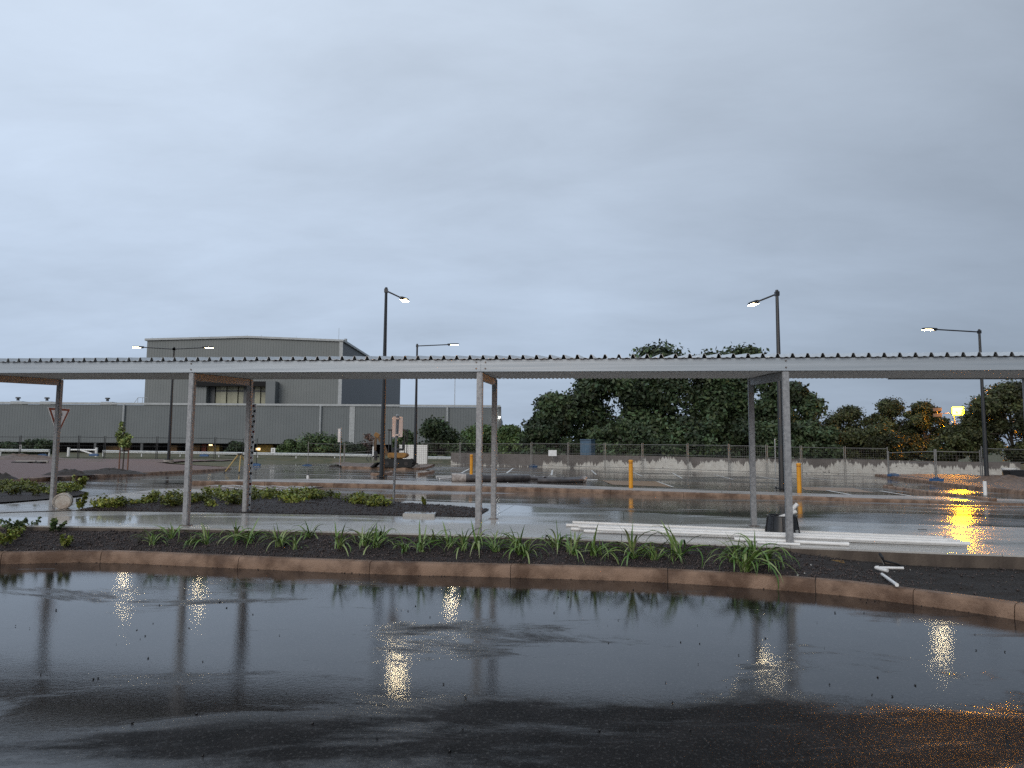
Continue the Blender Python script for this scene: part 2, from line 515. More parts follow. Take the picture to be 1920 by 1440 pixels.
# ---- the footpath slab under the canopy
edge_px = [(0, 984.5), (250, 988), (500, 993), (900, 1003.5), (1200, 1014), (1500, 1026), (1640, 1031), (1740, 1035.5), (1915, 1041)]
def onslab(x, y, dz=0.0): return hit(x, y, zslab, dz)
slab_front = [Vector((-16, 12.6, .39)), Vector((-11.5, 11.9, .37))] + [onslab(x, y) for x, y in edge_px] + [Vector((9.5, 8.5, .28)), Vector((16, 7.6, .25))]
OC = Vector((-.49, 10.63, 0)); CU = Vector((.989, -.1483, 0)); CV = Vector((.1483, .989, 0))     # the canopy's own axes
def cf(s_, v_, z_=0.0): return OC + CU * s_ + CV * v_ + Vector((0, 0, z_))
def front_at(s_):
    pts = [( (p - OC).dot(CU), (p - OC).dot(CV)) for p in slab_front]
    return float(np.interp(s_, [p[0] for p in pts], [p[1] for p in pts]))
def zq(p): return Vector((p.x, p.y, zslab(p.x, p.y)))
def lane_edge(X): return float(np.interp(X, [-20, -6, -3.2, -.6, 1, 3.2, 4.6, 6.6, 9.2, 20], [18.2, 17.6, 17.0, 16.4, 15.3, 14.3, 13.8, 13.0, 12.5, 11.5]))
path = holder('footpath')
joints = [-15.5, -12.4, -9.3, -6.2, -3.2, -.25, 2.1, 4.35, 6.9, 9.6, 12.6, 16]
for a, b in zip(joints, joints[1:]):
    nseg = 4
    ss = [a + .004 + (b - a - .008) * k / nseg for k in range(nseg + 1)]
    fr = [zq(cf(q, front_at(q))) for q in ss]
    bk = [zq(cf(q, 2.62)) for q in reversed(ss)]
    MB().prism(fr + bk, .30).build('concrete_panel', M_SLAB, path)
bj = [-2.9, -.25, 2.15, 4.5, 6.9, 9.7, 12.6, 16]
for a, b in zip(bj, bj[1:]):                       # the wider apron behind, on the right
    ss = [a + .005 + (b - a - .01) * k / 4 for k in range(5)]
    fr = [zq(cf(q, 2.63)) for q in ss]
    bk = []
    for q in reversed(ss):
        p = cf(q, 2.63); Y = lane_edge(p.x + .3)
        vv = max(2.75, (Y - p.y) / .989 + 2.63)
        bk.append(zq(cf(q, vv)))
    MB().prism(fr + bk, .2).build('concrete_panel', M_SLAB, path)
# the branch path running back to the crossing on the left
lp_a = [on(x, y, .38) for x, y in [(-260, 955), (0, 946), (100, 935), (190, 926)]] + [hit(x, y, zroad, .01) for x, y in [(300, 917), (420, 908), (520, 901)]]
lp_b = [on(x, y, .36) for x, y in [(-260, 980), (0, 962), (160, 957), (230, 946)]] + [hit(x, y, zroad, .01) for x, y in [(330, 938), (470, 927), (625, 910)]]
A_, B_ = resample(lp_a, 30), resample(lp_b, 30)
def lpf(u, v):
    i = min(29, int(u * 30)); t = u * 30 - i
    p = A_[i].lerp(A_[i + 1], t).lerp(B_[i].lerp(B_[i + 1], t), v)
    return (p.x, p.y, max(zroad(p.x, p.y), -1) + .012)
sheet('branch_path', lpf, 30, 8, M_SLAB2, path)

M_EDGE = mat('muddy_formed_concrete', (.050, .036, .027), (.105, .080, .060), rough=.6, scale=3, world=True, stretch=(1.5, 1.5, .5), bump=.2, bscale=25)
ef = [zq(cf(q, front_at(q) - .012)) for a_, b_ in zip(joints, joints[1:]) for q in [a_ + .004 + (b_ - a_ - .008) * k / 4 for k in range(5)]]
vs_ = []
for p in ef: vs_ += [(p.x + .004, p.y - .006, p.z - .022), (p.x + .004, p.y - .006, p.z - .33), (p.x, p.y + .05, p.z - .022), (p.x, p.y + .05, p.z - .33)]
fs_ = []
for i in range(len(ef) - 1):
    a = i * 4; fs_ += [(a, a + 1, a + 5, a + 4), (a, a + 4, a + 6, a + 2), (a + 1, a + 3, a + 7, a + 5)]
MB().add(vs_, fs_).build('edge_face', M_EDGE, path)

# ---- planting bed between kerb and footpath
kl = kline
def bed_line(off, zz_):
    out = []
    for i, p in enumerate(kl):
        d = kl[min(i + 1, len(kl) - 1)] - kl[max(i - 1, 0)]; d.normalize()
        q = p + Vector((-d.y, d.x, 0)) * off
        out.append(Vector((q.x, q.y, zz_)))
    return out
bed_a = [p for p in bed_line(.165, .118)]
ia = [i for i, p in enumerate(bed_a) if p.y > 2.0][-1]
bed_a = bed_a[:ia + 1]
slf = [p for p in slab_front]
def soil_back_z(X): return float(np.interp(X, [-20, 3.4, 4.1, 4.9, 8], [.285, .275, .20, .12, .10]))
slf2 = smoothline(slf, 4)
bed_b = [Vector((p.x, p.y + .02, soil_back_z(p.x))) for p in slf2 if p.x < 15]
# match the two lines by x, then follow the kerb round the corner on the right
NB = 200
xs = [p.x for p in bed_a]
def bed_fn(u, v):
    i = min(NB - 1, int(u * NB)); t = u * NB - i
    p = BA[i].lerp(BA[i + 1], t).lerp(BBk[i].lerp(BBk[i + 1], t), v)
    e = min(1, 6 * v, 6 * (1 - v) + .15)
    z = p.z + e * (.028 * nz(p.x, p.y, 2.2) + .018 * nz(p.x, p.y, 7, 3)) + .03 * math.sin(math.pi * v)
    return (p.x, p.y, z)
BA = resample(bed_a, NB)
BBk = []
for i, p in enumerate(BA):
    X = p.x
    t = max(0, (X - 2.5) / 3.2) if p.y < 9 else 0
    X2 = X + 7.5 * max(0.0, min(1.0, t)) ** 2 + max(0, 6.0 - p.y) * (.9 if X > 4 else 0)
    Yb = float(np.interp(X2, [q.x for q in bed_b], [q.y for q in bed_b]))
    BBk.append(Vector((X2, Yb, soil_back_z(X2))))
def bed_mat():
    m, N, L, b = nodes_of('bed_mulch_and_soil')
    g = N.new('ShaderNodeNewGeometry')
    f = setup_noise(N, L, g.outputs['Position'], 70, 5, .7)
    c1 = ramp(N, L, f, .38, .68, (.010, .0075, .007, 1), (.050, .034, .031, 1))
    f2 = setup_noise(N, L, g.outputs['Position'], 30, 6, .6)
    c2 = ramp(N, L, f2, .4, .65, (.012, .008, .006, 1), (.028, .019, .013, 1))
    sx = N.new('ShaderNodeSeparateXYZ'); L.new(g.outputs['Position'], sx.inputs[0])
    nn = setup_noise(N, L, g.outputs['Position'], 2.0, 4, .5)
    ad = N.new('ShaderNodeMath'); ad.operation = 'ADD'; L.new(sx.outputs[0], ad.inputs[0]); L.new(nn, ad.inputs[1])
    mr = N.new('ShaderNodeMapRange'); mr.inputs['From Min'].default_value = 4.2; mr.inputs['From Max'].default_value = 4.7
    L.new(ad.outputs[0], mr.inputs['Value'])
    mx = N.new('ShaderNodeMix'); mx.data_type = 'RGBA'
    L.new(mr.outputs[0], mx.inputs['Factor']); L.new(c1, mx.inputs['A']); L.new(c2, mx.inputs['B'])
    L.new(mx.outputs['Result'], b.inputs['Base Color'])
    b.inputs['Roughness'].default_value = .7
    bp = N.new('ShaderNodeBump'); bp.inputs['Strength'].default_value = 1; bp.inputs['Distance'].default_value = .02
    L.new(f, bp.inputs['Height']); L.new(bp.outputs[0], b.inputs['Normal'])
    return m
struct(sheet('planting_bed', bed_fn, NB, 26, bed_mat()))
def bed_point(X, Y):
    """height of the bed by nearest parameter"""
    best = min(range(NB + 1), key=lambda i: abs(BA[i].x + (BBk[i].x - BA[i].x) * .5 - X) + (5 if BA[i].y < 6.5 else 0))
    a, b = BA[best], BBk[best]
    v = max(0, min(1, (Y - a.y) / max(.05, b.y - a.y)))
    return bed_fn(best / NB, v)[2]

# mulch chips: far too many to count
def chips(name, pts, size, m, parent=None):
    n = len(pts)
    base = np.array([[1, 1, 1], [1, -1, -1], [-1, 1, -1], [-1, -1, 1]], np.float32) * .6
    q = rng.normal(size=(n, 4)); q /= np.linalg.norm(q, axis=1)[:, None]
    w, x, y, z = q.T
    Rm = np.stack([np.stack([1 - 2 * (y * y + z * z), 2 * (x * y - z * w), 2 * (x * z + y * w)], -1),
                   np.stack([2 * (x * y + z * w), 1 - 2 * (x * x + z * z), 2 * (y * z - x * w)], -1),
                   np.stack([2 * (x * z - y * w), 2 * (y * z + x * w), 1 - 2 * (x * x + y * y)], -1)], -2)
    sc = size * rng.uniform(.5, 1.3, (n, 1, 1)) * rng.uniform(.5, 1.2, (n, 1, 3))
    v = np.einsum('nij,nkj->nki', Rm, base[None] * sc) + np.asarray(pts)[:, None, :]
    f = (np.array([[0, 1, 2], [0, 3, 1], [0, 2, 3], [1, 3, 2]])[None] + (np.arange(n) * 4)[:, None, None]).reshape(-1, 3)
    return raw(name, v.reshape(-1, 3), f, m, parent)
pp = []
for _ in range(24000):
    u, v = random.random(), random.random()
    if bed_fn(u, v)[0] > 4.4 and random.random() < .75: continue
    p = bed_fn(u, v); pp.append((p[0], p[1], p[2] + .004))
stuff(chips('mulch', pp, .018, M_CHIP), 'dark brown mulch chips covering the kerbside planting bed', 'mulch')

# ---- the island beds behind the footpath
def bed_between(name, A, B, m, mound, n=60, k=14, zoff=.0):
    A, B = resample(A, n), resample(B, n)
    def fn(u, v):
        i = min(n - 1, int(u * n)); t = u * n - i
        p = A[i].lerp(A[i + 1], t).lerp(B[i].lerp(B[i + 1], t), v)
        e = min(1, 5 * v, 5 * (1 - v), 8 * u, 8 * (1 - u))
        z = max(zslab(p.x, p.y) if p.y < 14.8 else zroad(p.x, p.y), zroad(p.x, p.y)) + zoff
        return (p.x, p.y, z + max(0, e) * (mound + .03 * nz(p.x, p.y, 2.5)))
    return struct(sheet(name, fn, n, k, m)), fn
isl_f = [onslab(x, y, .02) for x, y in [(150, 956), (300, 957.5), (560, 961.5), (720, 964.5), (893, 968)]]
isl_b = [onslab(x, y, .02) for x, y in [(152, 954.5), (225, 944), (300, 936)]] + [hit(x, y, zroad, .02) for x, y in [(390, 929), (480, 925.5), (560, 928), (640, 936.5), (740, 944.5), (840, 949.5), (918, 953.5)]]
isl, isl_fn = bed_between('island_bed', isl_f, isl_b, M_MULCH, .07, zoff=.012)
lb_f = [onslab(x, y, .02) for x, y in [(-220, 952), (0, 941), (80, 934), (160, 923.5)]]
lb_b = [hit(x, y, zroad, .02) for x, y in [(-220, 918), (0, 914), (80, 916), (162, 922)]]
lbd, lb_fn = bed_between('roadside_bed', lb_f, lb_b, M_MULCH, .08, n=40, zoff=.015)
pp = [(lambda q: (q[0], q[1], q[2] + .005))(isl_fn(random.random(), random.random())) for _ in range(7000)]
stuff(chips('mulch', pp, .018, M_CHIP), 'dark mulch chips on the island bed behind the footpath', 'mulch')

# ---- the middle kerb and the raised deck of concrete behind it
mk_px = [(360, 902), (470, 903), (600, 905.5), (700, 908), (900, 912), (1060, 916), (1200, 920), (1400, 927), (1600, 935), (1800, 940.5), (1915, 944)]
mk = [hit(x, y, zdeck) for x, y in mk_px]
mk = [Vector((p.x, p.y, 0)) for p in mk] + [Vector((19, 20.2, 0)), Vector((26, 18.6, 0)), Vector((36, 16, 0))]
# even out the measured depths
ys = [p.y for p in mk]
for _ in range(2): ys = [ys[0]] + [(ys[i - 1] + 2 * ys[i] + ys[i + 1]) / 4 for i in range(1, len(ys) - 1)] + [ys[-1]]
mk = [Vector((p.x, y, zdeck(p.x, y))) for p, y in zip(mk, ys)]
mline = smoothline(mk, 8)
mid_kerb = holder('kerb')
ml = resample(mline, 180)
nper = 9
for i in range(0, 180, nper):
    seg = [Vector(p) for p in ml[i:i + nper + 1]]
    d = (seg[-1] - seg[0]).normalized() * .006
    seg[0] = seg[0] + d; seg[-1] = seg[-1] - d
    sweep(MB(), seg, [(0, -.35), (.004, -.06), (.02, -.015), (.05, .004), (.16, .008), (.165, -.35)]).build('kerb_length', M_KERB, mid_kerb, smooth=True)
sweep(MB(), ml, [(.012, -.35), (.03, -.025), (.15, -.006), (.155, -.35)]).build('mortar', M_KERBJ, mid_kerb)
def mk_y(X): return float(np.interp(X, [p.x for p in ml], [p.y for p in ml]))
deck_path = holder('deck_path')
dj = [-10.6, -8.6, -6.4, -4.0, -1.6, .6, 2.3, 3.3, 5.0, 6.9, 8.6, 10.6, 12.8, 15.2, 18, 21, 25, 30]
def strip_w(X): return float(np.interp(X, [-11, -8, -4, 2, 4, 10, 14, 30], [1.0, 3.5, 3.2, 2.4, 1.9, 1.9, 2.6, 2.6]))
for a, b in zip(dj, dj[1:]):
    ss = [a + .006 + (b - a - .012) * k / 3 for k in range(4)]
    fr = [Vector((q, mk_y(q) + .166, zdeck(q, mk_y(q)) + .008)) for q in ss]
    bk = [Vector((q + .5, mk_y(q) + strip_w(q), zdeck(q, mk_y(q) + strip_w(q)) + .012)) for q in reversed(ss)]
    MB().prism(fr + bk, .15).build('concrete_panel', M_SLAB2, deck_path)

# ---- the retaining wall line at the back
wall_px = [(845, 871), (1000, 875.5), (1200, 880), (1400, 887), (1600, 890.5), (1760, 893.5), (1915, 896.5)]
wallp = [hit(x, y, zdeck) for x, y in wall_px]
wtop = [at(x, y, p.y).z for (x, y), p in zip([(845, 848.5), (1000, 852), (1200, 854.5), (1400, 859.5), (1600, 861.5), (1760, 865), (1915, 867.5)], wallp)]
print('wall', [tuple(round(c, 2) for c in p) for p in wallp], [round(z, 2) for z in wtop])
def wall_y(X): return float(np.interp(X, [p.x for p in wallp], [p.y for p in wallp]))
# deck surface (bays) between the concrete strip and the wall
def deck_fn(u, v):
    X = -13 + 58 * u
    Y0 = mk_y(max(X, -10.6)) + .3; Y1 = max(Y0 + 2, wall_y(X) - .2) if X > -6 else 66
    Y = Y0 + (Y1 - Y0) * v
    X2 = X - 3.0 * v * (1 - u)
    return (X2, Y, zdeck(X2, Y))
struct(sheet('car_park_bays', deck_fn, 58, 30, M_LANE))

# ================================================================== THE COVERED WALKWAY
def zc(s_): return 2.744 - .0058 * s_                      # underside of the front beam falls a little to the right
walk = thing('covered_walkway', 'long galvanised steel walkway canopy with ribbed roof on square posts', 'canopy', OC)
REAR = [-.31, -.25, -.17, -.07, -.02]
S_POST = [-8.75, -4.71, 0.0, 4.41, 8.72]
UV = Matrix((CU, CV, Vector((0, 0, 1)))).transposed()
def lc(s_, v_, z_): return UV @ Vector((s_, v_, z_))       # canopy coordinates, local to the walkway
S0, S1 = -13.2, 13.2
def roof_z(v_): return .18 + .105 * v_                      # top sheet above the beam underside
def ceil_z(v_): return -.004 + .052 * v_
for i, s_ in enumerate(S_POST):
    for v_, rear in ((0.0, False), (2.30, True)):
        ss = s_ + (REAR[i] if rear else 0)
        p = cf(ss, v_); zb = zslab(p.x, p.y)
        zt = zc(ss) + (ceil_z(v_) - .012 if rear else -.004)
        if not rear: v_ = .045
        MB().box(lc(ss, v_, (zb + zt) / 2), (.09, .09, zt - zb), M=UV).build('post', M_GALVP, walk, bevel=.010, smooth=True)
        MB().box(lc(ss, v_, zb + .006), (.16, .13, .012), M=UV).build('base_plate', M_BOLT, walk)
    # rafter from front to rear post
    a, b = lc(s_ - .005, .09, zc(s_) + ceil_z(.09) - .066), lc(s_ + REAR[i], 2.26, zc(s_) + ceil_z(2.26) - .066)
    d = (b - a); X_ = d.normalized(); Z_ = Vector((0, 0, 1)); Y_ = Z_.cross(X_).normalized(); Z_ = X_.cross(Y_)
    MB().box((a + b) / 2, (d.length, .05, .12), M=Matrix((X_, Y_, Z_)).transposed()).build('rafter', M_GALVP, walk, bevel=.006)
def chan(s0, s1):                                           # a C-channel beam, flanges turned back
    m_ = MB()
    for v0, v1, z0, z1 in ((-.012, 0, 0, .178), (0, .06, .168, .178), (0, .06, 0, .010)):
        pts = []
        for s_ in (s0, s1):
            zb = zc(s_)
            pts += [lc(s_, v0, zb + z0), lc(s_, v1, zb + z0), lc(s_, v1, zb + z1), lc(s_, v0, zb + z1)]
        m_.add(pts, [(0, 1, 2, 3), (7, 6, 5, 4), (0, 4, 5, 1), (1, 5, 6, 2), (2, 6, 7, 3), (3, 7, 4, 0)])
    return m_
for s0, s1 in ((S0, -8.9), (-8.896, 0.018), (0.022, 8.9), (8.904, S1)):
    chan(s0, s1).build('fascia_beam', M_GALV, walk)
for s_, dv in ((-4.71, 0), (-.05, 0), (.09, 0), (4.41, 0), (8.82, 0)):
    for dz in (.045, .140):
        c = lc(s_, -.012, zc(s_) + dz)
        MB().cyl(c, c - CV * .012, .013, .012, 6).build('bolt', M_BOLT, walk)
def rib_sheet(s0, s1):
    P_ = .2015; pr = []
    n = int(round((s1 - s0) / P_))
    for k in range(n):
        b_ = s0 + k * P_
        pr += [(b_, 0), (b_ + .045, 0.0), (b_ + .068, .008), (b_ + .088, .008), (b_ + .112, 0), (b_ + .130, 0), (b_ + .150, .056), (b_ + .177, .056)]
    pr.append((s0 + n * P_, 0))
    vs_, fs_ = [], []
    for v_ in (-.06, 2.5):
        for s_, h in pr: vs_.append(lc(s_, v_, zc(s_) + roof_z(v_) + .012 + h))
    w = len(pr)
    fs_ = [(i, i + 1, w + i + 1, w + i) for i in range(w - 1)]
    return MB().add(vs_, fs_), s0 + n * P_
s_ = S0
while s_ < S1 - .5:
    m_, s_ = rib_sheet(s_, min(s_ + 3.2, S1))
    o = m_.build('roof_sheet', M_ROOF, walk)
    md = o.modifiers.new('gauge', 'SOLIDIFY'); md.thickness = .004
def corr(s0, s1):
    pr = [(s0 + (s1 - s0) * k / int((s1 - s0) / .0095)) for k in range(int((s1 - s0) / .0095) + 1)]
    vs_ = []
    for v_ in (.06, 2.42):
        for q in pr: vs_.append(lc(q, v_, zc(q) + ceil_z(v_) + .004 + .009 * math.sin(2 * math.pi * q / .076)))
    w = len(pr)
    return MB().add(vs_, [(i, i + 1, w + i + 1, w + i) for i in range(w - 1)])
for a, b in zip([S0] + S_POST, S_POST + [S1]):
    o = corr(a + .002, b - .002).build('ceiling_sheet', M_CEIL, walk, smooth=True)
for s0, s1 in ((S0, 0), (0.004, S1)):                       # rear gutter closing the gap between the sheets
    pts = []
    for s_ in (s0, s1):
        zb = zc(s_) + ceil_z(2.44) + .03
        pts += [lc(s_, 2.44, zb), lc(s_, 2.52, zb), lc(s_, 2.52, zb + .24), lc(s_, 2.44, zb + .24)]
    MB().add(pts, [(0, 1, 2, 3), (7, 6, 5, 4), (0, 4, 5, 1), (1, 5, 6, 2), (2, 6, 7, 3), (3, 7, 4, 0)]).build('gutter', M_GALV, walk)
a = at(1747, 704, 12.0); sa = (a - OC).dot(CU)              # back beam of the last bay
pts = []
for s_ in (6.62, S1):
    zb = zc(s_) + ceil_z(2.42) - .020
    pts += [lc(s_, 2.425, zb), lc(s_, 2.438, zb), lc(s_, 2.438, zb + .10), lc(s_, 2.425, zb + .10)]
MB().add(pts, [(0, 1, 2, 3), (7, 6, 5, 4), (0, 4, 5, 1), (1, 5, 6, 2), (2, 6, 7, 3), (3, 7, 4, 0)]).build('back_beam', M_GALVP, walk)

# ---- painted bay lines and patches on the car park
def stripe(a, b, w, fn, dz, m, parent, name='painted_line'):
    a, b = Vector(a), Vector(b)
    d = (b - a); d.z = 0; n_ = Vector((-d.y, d.x, 0)).normalized() * w / 2
    def f(u, v):
        p = a.lerp(b, u) + n_ * (2 * v - 1)
        return (p.x, p.y, fn(p.x, p.y) + dz)
    return sheet(name, f, 6, 1, m, parent)
bays = bpy.data.objects['car_park_bays']
for x0, y0, x1, y1 in [(865, 887, 880, 879), (950, 887, 962, 878), (1034, 891, 1036, 881), (1118, 890, 1109, 882), (1204, 893, 1186, 885), (1279, 897, 1261, 887), (1375, 899, 1339, 890), (1460, 900, 1416, 892), (1560, 901, 1500, 894)]:
    stripe(hit(x0, y0, zdeck), hit(x1, y1, zdeck), .11, zdeck, .006, M_LINE, bays)
yq = [hit(x, y, zdeck) for x, y in [(1150, 909), (1262, 913.5), (1232, 903), (1130, 901)]]
def yfn(u, v):
    p = yq[0].lerp(yq[1], u).lerp(yq[3].lerp(yq[2], u), v)
    return (p.x, p.y, zdeck(p.x, p.y) + .005)
sheet('painted_patch', yfn, 6, 6, M_YLINE, bays)
for i, j in ((0, 1), (1, 2), (2, 3), (3, 0)): stripe(yq[i], yq[j], .09, zdeck, .009, M_LINE if i == 1 else M_YLINE, bays)
yq2 = [hit(x, y, zdeck) for x, y in [(1510, 919), (1640, 924), (1600, 915), (1500, 913)]]
sheet('painted_patch', lambda u, v: (lambda p: (p.x, p.y, zdeck(p.x, p.y) + .005))(yq2[0].lerp(yq2[1], u).lerp(yq2[3].lerp(yq2[2], u), v)), 6, 6, M_YLINE, bays)
stripe(hit(1550, 920, zdeck), hit(1600, 929, zdeck), .12, zdeck, .016, M_LINE, bays)
stripe(hit(1650, 921, zdeck), hit(1735, 935, zdeck), .12, zdeck, .016, M_LINE, bays)
lane_lines = bpy.data.objects['car_park_asphalt']
stripe(hit(610, 910, zroad), hit(478, 927, zroad), .12, zroad, .022, M_LINE, lane_lines)
stripe(hit(625, 909.5, zroad), hit(470, 905.5, zroad), .10, zroad, .022, M_LINE, lane_lines)
for k in range(7):
    t = .08 + k * .135
    a = hit(610, 910, zroad).lerp(hit(478, 927, zroad), t)
    b = hit(600, 908.5, zroad).lerp(hit(380, 911, zroad), min(1, t * 1.02))
    stripe(a, b, .10, zroad, .024, M_LINE, lane_lines)
stripe(hit(1270, 955, zroad), hit(1345, 956.5, zroad), .07, zroad, .004, M_LINE, lane_lines)
stripe(hit(720, 934, zroad), hit(900, 941, zroad), .10, zroad, .004, M_LINE, lane_lines)
stripe(hit(1620, 955, zroad), hit(1915, 966, zroad), .06, zroad, .004, M_LINE, lane_lines)

# ---- red gravel verge on the left, with its kerb
gk = [Vector((-16.2, 17, 0)), Vector((-16.4, 23, 0)), Vector((-16.45, 31, 0)), Vector((-16.4, 40, 0)), Vector((-17.2, 43.5, 0)), Vector((-20, 45.2, 0)), Vector((-24, 45.8, 0))]
gk = smoothline([Vector((p.x, p.y, zroad(p.x, p.y))) for p in gk], 8)
gk2 = resample(list(reversed(gk)), 84)
verge_kerb = holder('kerb')
for i in range(0, 84, 6):
    sg = [Vector(p) for p in gk2[i:i + 7]]; d = (sg[-1] - sg[0]).normalized() * .006
    sg[0] = sg[0] + d; sg[-1] = sg[-1] - d
    sweep(MB(), sg, [(0, -.15), (-.006, .08), (-.03, .125), (-.06, .135), (-.16, .138), (-.165, -.15)]).build('kerb_length', M_KERB, verge_kerb, smooth=True)
def vg(u, v):
    i = min(len(gk) - 2, int(u * (len(gk) - 1))); t = u * (len(gk) - 1) - i
    a = gk[i].lerp(gk[i + 1], t)
    b = Vector((-70 + 42 * max(0, u - .62) / .38, 17 + 46 * min(1, u / .8), 0)) if u < .8 else Vector((-50 + 26 * (u - .8) / .2, 63, 0))
    p = a.lerp(b, v ** 1.3)
    p.x -= .16 * (1 - v)
    z = zroad(p.x, p.y) + .12 + .14 * min(1, v * 3) + .05 * nz(p.x, p.y, .6) * min(1, v * 6)
    return (p.x, p.y, z)
struct(sheet('gravel_verge', vg, 60, 24, M_GRAVEL))
def verge_z(X, Y): return zroad(X, Y) + .25
# grassy and dirty strip between verge and fence
def vg2(u, v):
    X = -68 + 50 * u; Y = 50 + 23 * v - (1 - u) * 4
    return (X, Y, zroad(X, Y) + .24 + .05 * nz(X, Y, .5) - (.35 * max(0, u - .85) / .15))
struct(sheet('grass_verge', vg2, 40, 14, M_GRASS))
# dirt island with the digger
di_f = [hit(x, y, zdeck) for x, y in [(640, 878.5), (720, 880.5), (790, 881), (815, 873.5)]]
di = smoothline(di_f, 6)
dk = holder('kerb')
dr = resample(di, 24)
for i in range(0, 24, 6):
    sg = [Vector(p) for p in dr[i:i + 7]]; d = (sg[-1] - sg[0]).normalized() * .008
    sg[0] = sg[0] + d; sg[-1] = sg[-1] - d
    sweep(MB(), sg, [(0, -.15), (.006, .10), (.03, .145), (.06, .155), (.16, .158), (.165, -.15)]).build('kerb_length', M_KERB, dk, smooth=True)
def dirt_fn(u, v):
    i = min(23, int(u * 24)); t = u * 24 - i
    a = dr[i].lerp(dr[i + 1], t); b = Vector((-15 + 9.5 * u, 60, 0))
    p = a.lerp(b, v)
    return (p.x, p.y + .15 * (1 - v), zdeck(p.x, p.y) + .14 + .07 * nz(p.x, p.y, .9) * min(1, 5 * v))
struct(sheet('dirt_island', dirt_fn, 30, 12, M_DIRT))
# kerbs of the right-hand island
rk = smoothline([hit(x, y, zdeck) for x, y in [(1640, 893), (1700, 901.5), (1800, 915.5), (1915, 928)]] + [Vector((19.3, 22, -.02))], 8)
rkr = resample(rk, 48)
rkk = holder('kerb')
for i in range(0, 48, 6):
    sg = [Vector(p) for p in rkr[i:i + 7]]; d = (sg[-1] - sg[0]).normalized() * .006
    sg[0] = sg[0] + d; sg[-1] = sg[-1] - d
    sweep(MB(), sg, [(0, -.15), (.006, .11), (.03, .165), (.06, .175), (.16, .178), (.165, -.15)]).build('kerb_length', M_KERB, rkk, smooth=True)
def rd(u, v):
    i = min(47, int(u * 48)); t = u * 48 - i
    a = rkr[i].lerp(rkr[i + 1], t); b = Vector((48 - 6 * u, wall_y(46) - .2 - 30 * u, 0))
    p = a.lerp(b, v)
    return (p.x + .15 * (1 - v), p.y, zdeck(p.x, p.y) + .15 + (.06 + .10 * nz(p.x, p.y, .45)) * min(1, 6 * v))
struct(sheet('dirt_verge', rd, 40, 20, M_DIRT))
rk2 = resample(smoothline([hit(x, y, zdeck) for x, y in [(1668, 912.5), (1655, 914), (1690, 919.5), (1740, 927), (1800, 934), (1860, 941)]], 6), 30)
rn = holder('kerb')
for i in range(0, 30, 6):
    sg = rk2[i:i + 7]
    sweep(MB(), sg, [(0, -.1), (.006, .07), (.03, .105), (.14, .11), (.145, -.1)]).build('kerb_length', M_KERB, rn, smooth=True)
for px_list in ([(694, 891.5), (712, 893), (735, 889.5), (736, 887)], [(788, 891), (800, 890), (815, 886)]):
    kk = holder('kerb')
    sg = resample(smoothline([hit(x, y, zdeck) for x, y in px_list], 5), 10)
    sweep(MB(), sg, [(0, -.1), (.006, .10), (.03, .13), (.14, .135), (.145, -.1)]).build('kerb_length', M_KERB, kk, smooth=True)

# ================================================================== THE RETAINING WALL
def wall_mat():
    m, N, L, b = nodes_of('rendered_wall')
    t = N.new('ShaderNodeTexCoord')
    sx = N.new('ShaderNodeSeparateXYZ'); L.new(t.outputs['Object'], sx.inputs[0])
    cb = N.new('ShaderNodeCombineXYZ'); L.new(sx.outputs[0], cb.inputs[0])
    g = N.new('ShaderNodeNewGeometry')
    s2 = N.new('ShaderNodeSeparateXYZ'); L.new(g.outputs['Position'], s2.inputs[0])
    cw = N.new('ShaderNodeCombineXYZ'); L.new(s2.outputs[0], cw.inputs[0])
    f1 = setup_noise(N, L, cw.outputs[0], .42, 2, .4)
    f2 = setup_noise(N, L, cw.outputs[0], 1.9, 5, .8)
    def mth(op, a, b_, c=None):
        n = N.new('ShaderNodeMath'); n.operation = op
        for i, v in enumerate((a, b_, c)):
            if v is None: continue
            if isinstance(v, (int, float)): n.inputs[i].default_value = v
            else: L.new(v, n.inputs[i])
        return n.outputs[0]
    edge = mth('ADD', mth('MULTIPLY', f1, 2.0), mth('MULTIPLY_ADD', f2, 2.6, -1.15))       # ragged top edge of the whitewash
    xr = N.new('ShaderNodeMapRange'); xr.inputs['From Min'].default_value = 1.0; xr.inputs['From Max'].default_value = 13
    xr.inputs['To Min'].default_value = -.75; xr.inputs['To Max'].default_value = .12
    L.new(s2.outputs[0], xr.inputs['Value'])
    edge = mth('ADD', edge, xr.outputs[0])
    hgt = mth('MULTIPLY_ADD', sx.outputs[2], 1.0, .42)
    df = mth('SUBTRACT', edge, hgt)
    mk2 = N.new('ShaderNodeMapRange'); mk2.inputs['From Min'].default_value = -.02; mk2.inputs['From Max'].default_value = .05
    L.new(df, mk2.inputs['Value'])
    fl = setup_noise(N, L, g.outputs['Position'], 3.0, 6, .7)
    flk = ramp(N, L, fl, .60, .66)
    inv = mth('SUBTRACT', 1.0, flk)
    mm = mth('MULTIPLY', mk2.outputs[0], inv)
    con = ramp(N, L, setup_noise(N, L, g.outputs['Position'], 1.4, 6, .6), .3, .7, (.105, .088, .078, 1), (.165, .142, .128, 1))
    wht = ramp(N, L, setup_noise(N, L, g.outputs['Position'], 2.2, 6, .6), .3, .7, (.60, .57, .51, 1), (.44, .40, .35, 1))
    mx = N.new('ShaderNodeMix'); mx.data_type = 'RGBA'
    L.new(mm, mx.inputs['Factor']); L.new(con, mx.inputs['A']); L.new(wht, mx.inputs['B'])
    L.new(mx.outputs['Result'], b.inputs['Base Color'])
    b.inputs['Roughness'].default_value = .75
    return m
M_WALL = wall_mat()
